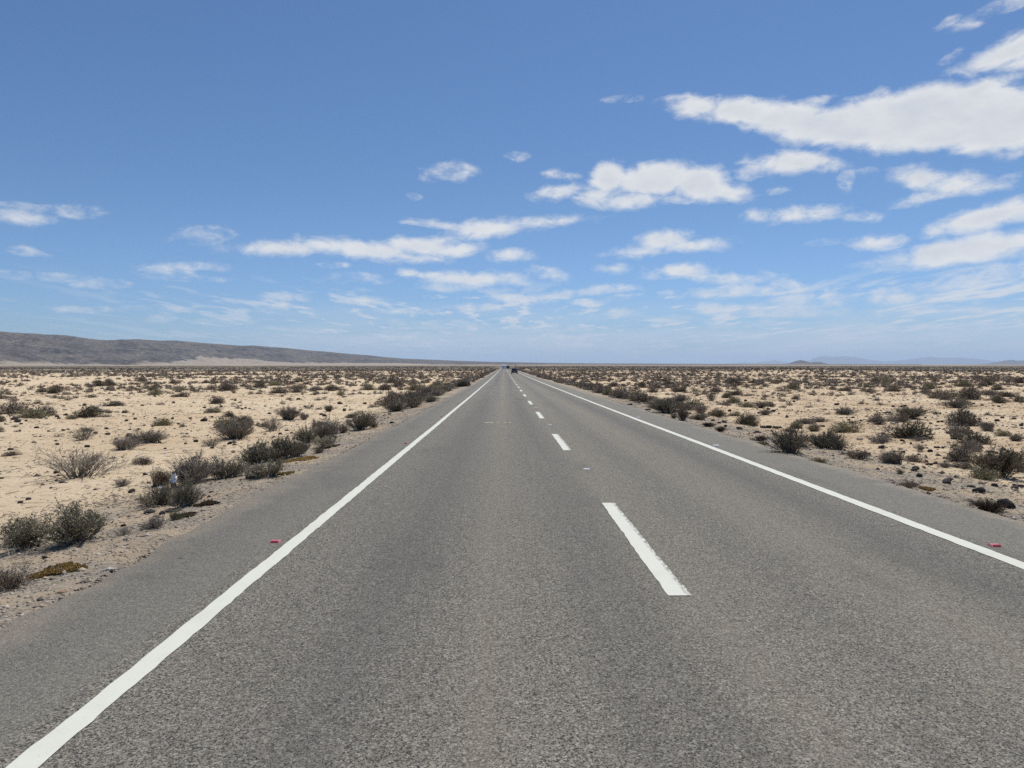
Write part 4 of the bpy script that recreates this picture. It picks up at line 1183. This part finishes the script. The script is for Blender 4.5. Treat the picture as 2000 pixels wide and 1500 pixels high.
# dry litter: short broken twigs lying on the sand
n = 9000
y = 5 + 60 * rg.random(n) ** 1.15; x = rg.uniform(-1, 1, n) * (y * .78 + 3)
m_ = np.maximum(XL - x, x - XR) > 1.2; x, y = x[m_], y[m_]; n = len(x)
a_ = rg.normal(0, .7, n); L = rg.uniform(.04, .16, n) * (1 + y * .012)
z = ground_z(x, y) + .012
p0 = np.stack([x, y, z], -1); p1 = p0 + np.stack([np.cos(a_) * L, np.sin(a_) * L, rg.uniform(-.01, .05, n)], -1)
v, f = tubes(p0, p1, np.full(n, .006) * (1 + y * .02), np.full(n, .002) * (1 + y * .02))
put("dry_litter", mesh("dry_litter", v, f, [M_TW]), kind="stuff", label="short dry twigs and plant litter scattered over the sand", category="litter")

n = 9000
y = 5 + 70 * rg.random(n) ** 1.3; d = np.abs(rg.normal(2.0, .9, n)) + .35
x = np.where(rg.random(n) < .5, XL - d, XR + d)
kp = fbm(x / 1.6, y / 2.6, 91, 3) > .02
x, y = x[kp], y[kp]; n = len(x)
a_ = rg.random(n) * 6.28; L = rg.uniform(.04, .13, n)
z = ground_z(x, y) + .015
p0 = np.stack([x, y, z], -1); p1 = p0 + np.stack([np.cos(a_) * L, np.sin(a_) * L, rg.uniform(0, .05, n)], -1)
v, f = tubes(p0, p1, np.full(n, .005) * (1 + y * .02), np.full(n, .002) * (1 + y * .02))
put("dry_litter", mesh("dry_litter", v, f, [M_GR]), kind="stuff", label="thatch of grey dead stalks drifted along both gravel verges", category="litter")
items = []
for (sgn, n, y0, y1) in ((-1, 5200, 9, 95), (1, 9500, 11, 110)):
    y = y0 + (y1 - y0) * rg.random(n) ** 1.1; d = .8 + (y * .62 + 4) * rg.random(n)
    x = np.where(sgn < 0, XL - d, XR + d)
    kp = fbm(x / 6, y / 6, 95, 3) + .35 * rg.random(n) > (.12 if sgn < 0 else -.02)
    s_ = np.clip(np.exp(rg.normal(-3.5, .45, n)), .015, .085) * (1 + .006 * y)
    items += list(zip(x[kp], y[kp], s_[kp], s_[kp] * .9))
pV, pF = merge(items, CH, 19)
pV[:, 2] += .022
M_GRIT = chipmat("dark_grit", [(0, (.10, .085, .07)), (.4, (.06, .05, .042)), (.7, (.20, .16, .12)), (.86, (.16, .10, .06))])
put("pebbles", mesh("pebbles", pV, pF, [M_GRIT]), kind="stuff", label="dark pebbles and clods sprinkled over the pale sand", category="pebbles")

# ------------------------------------------------------------------ rubbish
m_bag, h, b = mat("white_plastic_sheet")
P = h.n('ShaderNodeNewGeometry').outputs['Position']
h.link(h.mix(h.noise(P, 30, 3), (.70, .70, .71), (.84, .84, .84)), b.inputs['Base Color']); b.inputs['Roughness'].default_value = .45
m_blk = plain("black_plastic", (.02, .02, .022), .5)
x, y, wm, hm, dep = place(339, 955, 14, 27)
gzv = gz(x, y)
def crumple(vf_fn, nu, nv, amp, seed):
    vs_ = []
    for i_ in range(nu + 1):
        for j_ in range(nv + 1):
            p_ = np.array(vf_fn(i_ / nu, j_ / nv), float)
            rr_ = np.random.default_rng(seed * 1000 + i_ * 50 + j_)
            vs_.append(p_ + rr_.normal(scale=amp, size=3))
    f_ = [(i_ * (nv + 1) + j_, (i_ + 1) * (nv + 1) + j_, (i_ + 1) * (nv + 1) + j_ + 1, i_ * (nv + 1) + j_ + 1) for i_ in range(nu) for j_ in range(nv)]
    return np.array(vs_), np.array(f_)
rb = put("rubbish", None, (x, y, gzv), label="crumpled white plastic container standing before the big grey bush", category="rubbish", group="white rubbish among the verge shrubs")
v, f = crumple(lambda u_, w_: ((math.cos(u_ * 6.283) * .5 * (1 - .25 * w_)) * wm * .75, math.sin(u_ * 6.283) * .3 * wm * .75, .45 * hm + w_ * hm * .55 + .03 * math.sin(u_ * 9)), 16, 6, .008, 4)
put("crumpled_top", mesh("crumpled_top", v, f, [m_bag]), parent=rb)
v, f = crumple(lambda u_, w_: ((u_ - .5) * wm * .8 * (1 - .1 * w_), -.35 * wm + .9 * wm * w_ + .05 * wm * math.sin(u_ * 7), .52 * hm + w_ * hm * .40), 9, 7, .010, 5)
put("torn_flap", mesh("torn_flap", v, f, [m_bag]), parent=rb)
put("dark_base", pmesh("dark_base", frustum(-wm * .28, wm * .28, -wm * .2, wm * .2, 0, hm * .5, -.01, .0), [m_blk], .01), parent=rb)
def scrap(px, py, wp, hp, label, seed):
    x, y, wm, hm, dep = place(px, py, wp, hp)
    v, f = crumple(lambda u_, w_: ((u_ - .5) * wm, (w_ - .5) * wm * .7, hm * (.35 + .6 * math.sin(u_ * 3.1) * math.sin(w_ * 3.1))), 8, 6, wm * .05, seed)
    put("rubbish", mesh("rubbish", v, f, [m_bag]), (x, y, gz(x, y)), label=label, category="rubbish", group="white rubbish among the verge shrubs")
scrap(312, 956, 13, 7, "small white scrap under the brown twiggy shrub", 1)
scrap(279, 898, 9, 4, "white scrap lying alone on the open sand", 2)
scrap(323, 886, 8, 2.5, "thin white flake on the sand below the joined bushes", 3)
scrap(1752 - 113, 862, 6, 3, "white flake inside the round-headed olive bush", 4)

# ------------------------------------------------------------------ vehicles
m_navy = plain("dark_blue_car_paint", (.018, .022, .035), .22, 0, .6)
m_glass = plain("dark_glass", (.03, .035, .04), .08, 0, .8)
m_tyre = plain("tyre_rubber", (.02, .02, .02), .8)
m_rim = plain("alloy_rim", (.45, .45, .47), .35, .8)
m_tail = plain("tail_light", (.35, .02, .02), .2)
m_head = plain("headlight_glass", (.75, .77, .8), .1)
m_plate = plain("number_plate", (.6, .6, .58), .5)
m_trim = plain("black_trim", (.025, .025, .027), .5)
m_wht = plain("white_vehicle_paint", (.80, .82, .86), .35)
m_lscr = plain("windscreen_painted_sky", (.30, .34, .40), .15, 0, .8)  # pale blue-grey base colour stands in for sky reflected in the windscreen
m_blue = plain("blue_grey_vehicle_paint", (.04, .055, .09), .35)

def loft(sections, close=True):
    """sections: list of rings (same count) along the vehicle"""
    n = len(sections[0]); V = [p for s_ in sections for p in s_]; F = []
    for k in range(len(sections) - 1):
        for q in range(n):
            a_, b_ = k * n + q, k * n + (q + 1) % n
            F.append((a_, b_, b_ + n, a_ + n))
    F.append(tuple(range(n))[::-1]); F.append(tuple((len(sections) - 1) * n + q for q in range(n)))
    return V, F
def ring(y, hw, z0, z1, r=.12, top=0.9):
    return [(-hw * .92, y, z0), (hw * .92, y, z0), (hw, y, z0 + r), (hw, y, z1 - r * 1.2), (hw * top, y, z1), (-hw * top, y, z1), (-hw, y, z1 - r * 1.2), (-hw, y, z0 + r)]
def wheel(parent, x, y, r, wd):
    import bmesh
    def cyl(name, rr, ww, m, seg=28, bev=.0):
        bm = bmesh.new()
        bmesh.ops.create_cone(bm, cap_ends=True, segments=seg, radius1=rr, radius2=rr, depth=ww, matrix=Matrix.Rotation(math.pi / 2, 4, 'Y'))
        if bev: bmesh.ops.bevel(bm, geom=[e for e in bm.edges if len(e.link_faces) == 2 and e.calc_face_angle() > .8], offset=bev, segments=2, affect='EDGES')
        me = bpy.data.meshes.new(name); bm.to_mesh(me); bm.free(); me.materials.append(m); return me
    wl = put("wheel", None, (x, y, r), parent=parent)
    put("tyre", cyl("tyre", r, wd, m_tyre, bev=.03), parent=wl)
    put("rim", cyl("rim", r * .62, wd + .02, m_rim, 16), parent=wl)

# the dark hatchback driving away in the right-hand lane (its rear faces us)
CY = 205.0
car = put("car", None, (3.0, CY, float(road_z(0, CY)) + .003), label="dark blue hatchback car driving away in the lane beside the dashes", category="car")
body = loft([ring(-2.02, .80, .38, .95, .10), ring(-1.97, .88, .28, 1.02, .10), ring(-1.3, .91, .25, 1.03), ring(.6, .91, .25, .98), ring(1.5, .88, .25, .90), ring(1.98, .82, .28, .80), ring(2.1, .70, .35, .68)])
put("body", pmesh("body", body, [m_navy], .025, True), parent=car)
cabin = loft([[(x_, y_ + o_, z_) for (x_, y_, z_), o_ in zip(ring(-1.6, .74, 1.0, 1.47, .05, .92), [-.32, -.32, -.3, .05, .1, .1, .05, -.3])],
              ring(-1.2, .77, 1.0, 1.52, .05, .9), ring(-.2, .78, 1.0, 1.53, .05, .9), ring(.45, .77, .98, 1.45, .05, .9), ring(1.05, .72, .9, 1.0, .02, .95)])
put("cabin", pmesh("cabin", cabin, [m_navy], .02, True), parent=car)
put("rear_window", pmesh("rear_window", ([(-.62, -1.925, 1.06), (.62, -1.925, 1.06), (.58, -1.575, 1.42), (-.58, -1.575, 1.42), (-.62, -1.90, 1.05), (.62, -1.90, 1.05), (.58, -1.55, 1.41), (-.58, -1.55, 1.41)], [(0, 1, 2, 3), (7, 6, 5, 4), (0, 4, 5, 1), (1, 5, 6, 2), (2, 6, 7, 3), (3, 7, 4, 0)]), [m_glass]), parent=car)
for s_ in (-1, 1):
    put("side_window", pmesh("side_window", box(min(s_ * .765, s_ * .80), max(s_ * .765, s_ * .80), -1.2, .5, 1.06, 1.38), [m_glass], .01), parent=car)
    put("tail_light", pmesh("tail_light", box(min(s_ * .58, s_ * .84), max(s_ * .58, s_ * .84), -2.035, -1.95, .78, .96), [m_tail], .01), parent=car)
    put("wing_mirror", pmesh("wing_mirror", box(min(s_ * .86, s_ * 1.06), max(s_ * .86, s_ * 1.06), .35, .5, 1.0, 1.15), [m_trim], .02), parent=car)
    for wy in (-1.28, 1.32): wheel(car, s_ * .80, wy, .32, .21)
put("bumper", pmesh("bumper", box(-.86, .86, -2.09, -1.9, .30, .52), [m_trim], .04), parent=car)
put("number_plate", pmesh("number_plate", box(-.26, .26, -2.07, -2.03, .66, .77), [m_plate]), parent=car)
put("spoiler", pmesh("spoiler", box(-.6, .6, -1.72, -1.45, 1.475, 1.515), [m_navy], .01), parent=car)

# pale lorry coming towards us, and a dark van ahead of the car
TY = 440.0
lor = put("lorry", None, (-.1, TY, float(road_z(0, TY)) + .003), label="pale bluish white box lorry coming towards us far down the road", category="lorry")
put("cargo_box", pmesh("cargo_box", box(-1.25, 1.25, 1.9, 9.0, .95, 3.1), [m_wht], .04), parent=lor)
put("cab", pmesh("cab", loft([ring(-.05, 1.1, .5, 2.2, .1), ring(.1, 1.16, .45, 2.45, .1), ring(1.7, 1.16, .45, 2.6, .1)]), [m_wht], .03), parent=lor)
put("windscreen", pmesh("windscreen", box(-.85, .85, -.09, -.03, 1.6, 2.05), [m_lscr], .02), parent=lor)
put("grille", pmesh("grille", box(-.5, .5, -.09, -.03, .95, 1.15), [m_trim], .01), parent=lor)
put("bumper", pmesh("bumper", box(-1.15, 1.15, -.15, .1, .4, .7), [m_wht], .03), parent=lor)
put("chassis", pmesh("chassis", box(-.45, .45, .5, 8.8, .6, .93), [m_trim]), parent=lor)
for s_ in (-1, 1):
    put("headlight", pmesh("headlight", box(min(s_ * .8, s_ * 1.05), max(s_ * .8, s_ * 1.05), -.1, -.03, .8, 1.0), [m_head], .01), parent=lor)
    put("wing_mirror", pmesh("wing_mirror", box(min(s_ * 1.2, s_ * 1.42), max(s_ * 1.2, s_ * 1.42), .1, .2, 1.5, 2.0), [m_trim], .02), parent=lor)
    for wy in (.9, 6.6, 7.7): wheel(lor, s_ * 1.02, wy, .48, .28)
VY = 425.0
van = put("van", None, (2.35, VY, float(road_z(0, VY)) + .003), label="dark blue grey van ahead of the hatchback car", category="van")
put("body", pmesh("body", loft([ring(-2.4, .93, .32, 2.15, .15), ring(-2.35, .98, .3, 2.25, .15), ring(1.2, .98, .3, 2.25, .15), ring(1.9, .95, .3, 1.45, .1), ring(2.7, .88, .3, 1.05, .1)]), [m_blue], .03, True), parent=van)
for s_ in (-1, 1):
    put("rear_window", pmesh("rear_window", box(min(s_ * .08, s_ * .75), max(s_ * .08, s_ * .75), -2.45, -2.38, 1.3, 1.9), [m_glass], .02), parent=van)
    put("tail_light", pmesh("tail_light", box(min(s_ * .82, s_ * .95), max(s_ * .82, s_ * .95), -2.44, -2.3, .8, 1.3), [m_tail], .01), parent=van)
    for wy in (-1.5, 1.7): wheel(van, s_ * .86, wy, .36, .22)
put("bumper", pmesh("bumper", box(-.95, .95, -2.55, -2.35, .35, .6), [m_wht], .03), parent=van)

# red marker post on the mound where the road goes over the crest
mx, my = 7.4, 452.0
mp = put("marker_post", None, (mx, my, gz(mx, my)), label="small red topped marker post at the road's crest", category="marker post")
put("pole", pmesh("pole", frustum(-.05, .05, -.05, .05, -.2, 2.3, .005, .005), [m_rim]), parent=mp)
put("red_board", pmesh("red_board", box(-.32, .32, -.08, -.05, 1.9, 2.7), [m_red], .01), parent=mp)

# ------------------------------------------------------------------ air
HZ = True
if HZ:
    m_hz = bpy.data.materials.new("haze"); m_hz.use_nodes = True
    t = m_hz.node_tree; t.nodes.clear()
    pv = t.nodes.new('ShaderNodeVolumePrincipled'); oo = t.nodes.new('ShaderNodeOutputMaterial')
    t.links.new(pv.outputs[0], oo.inputs['Volume'])
    pv.inputs['Color'].default_value = (.60, .78, 1.0, 1)
    pv.inputs['Density'].default_value = 2.9e-5
    pv.inputs['Anisotropy'].default_value = .1
    m_hz.cycles.homogeneous_volume = True
    me = pmesh("haze", box(-80000, 80000, -3500, 76000, -60, 820), [m_hz])
    put("haze", me, kind="stuff", label="thin blue air haze over the whole plain", category="haze")
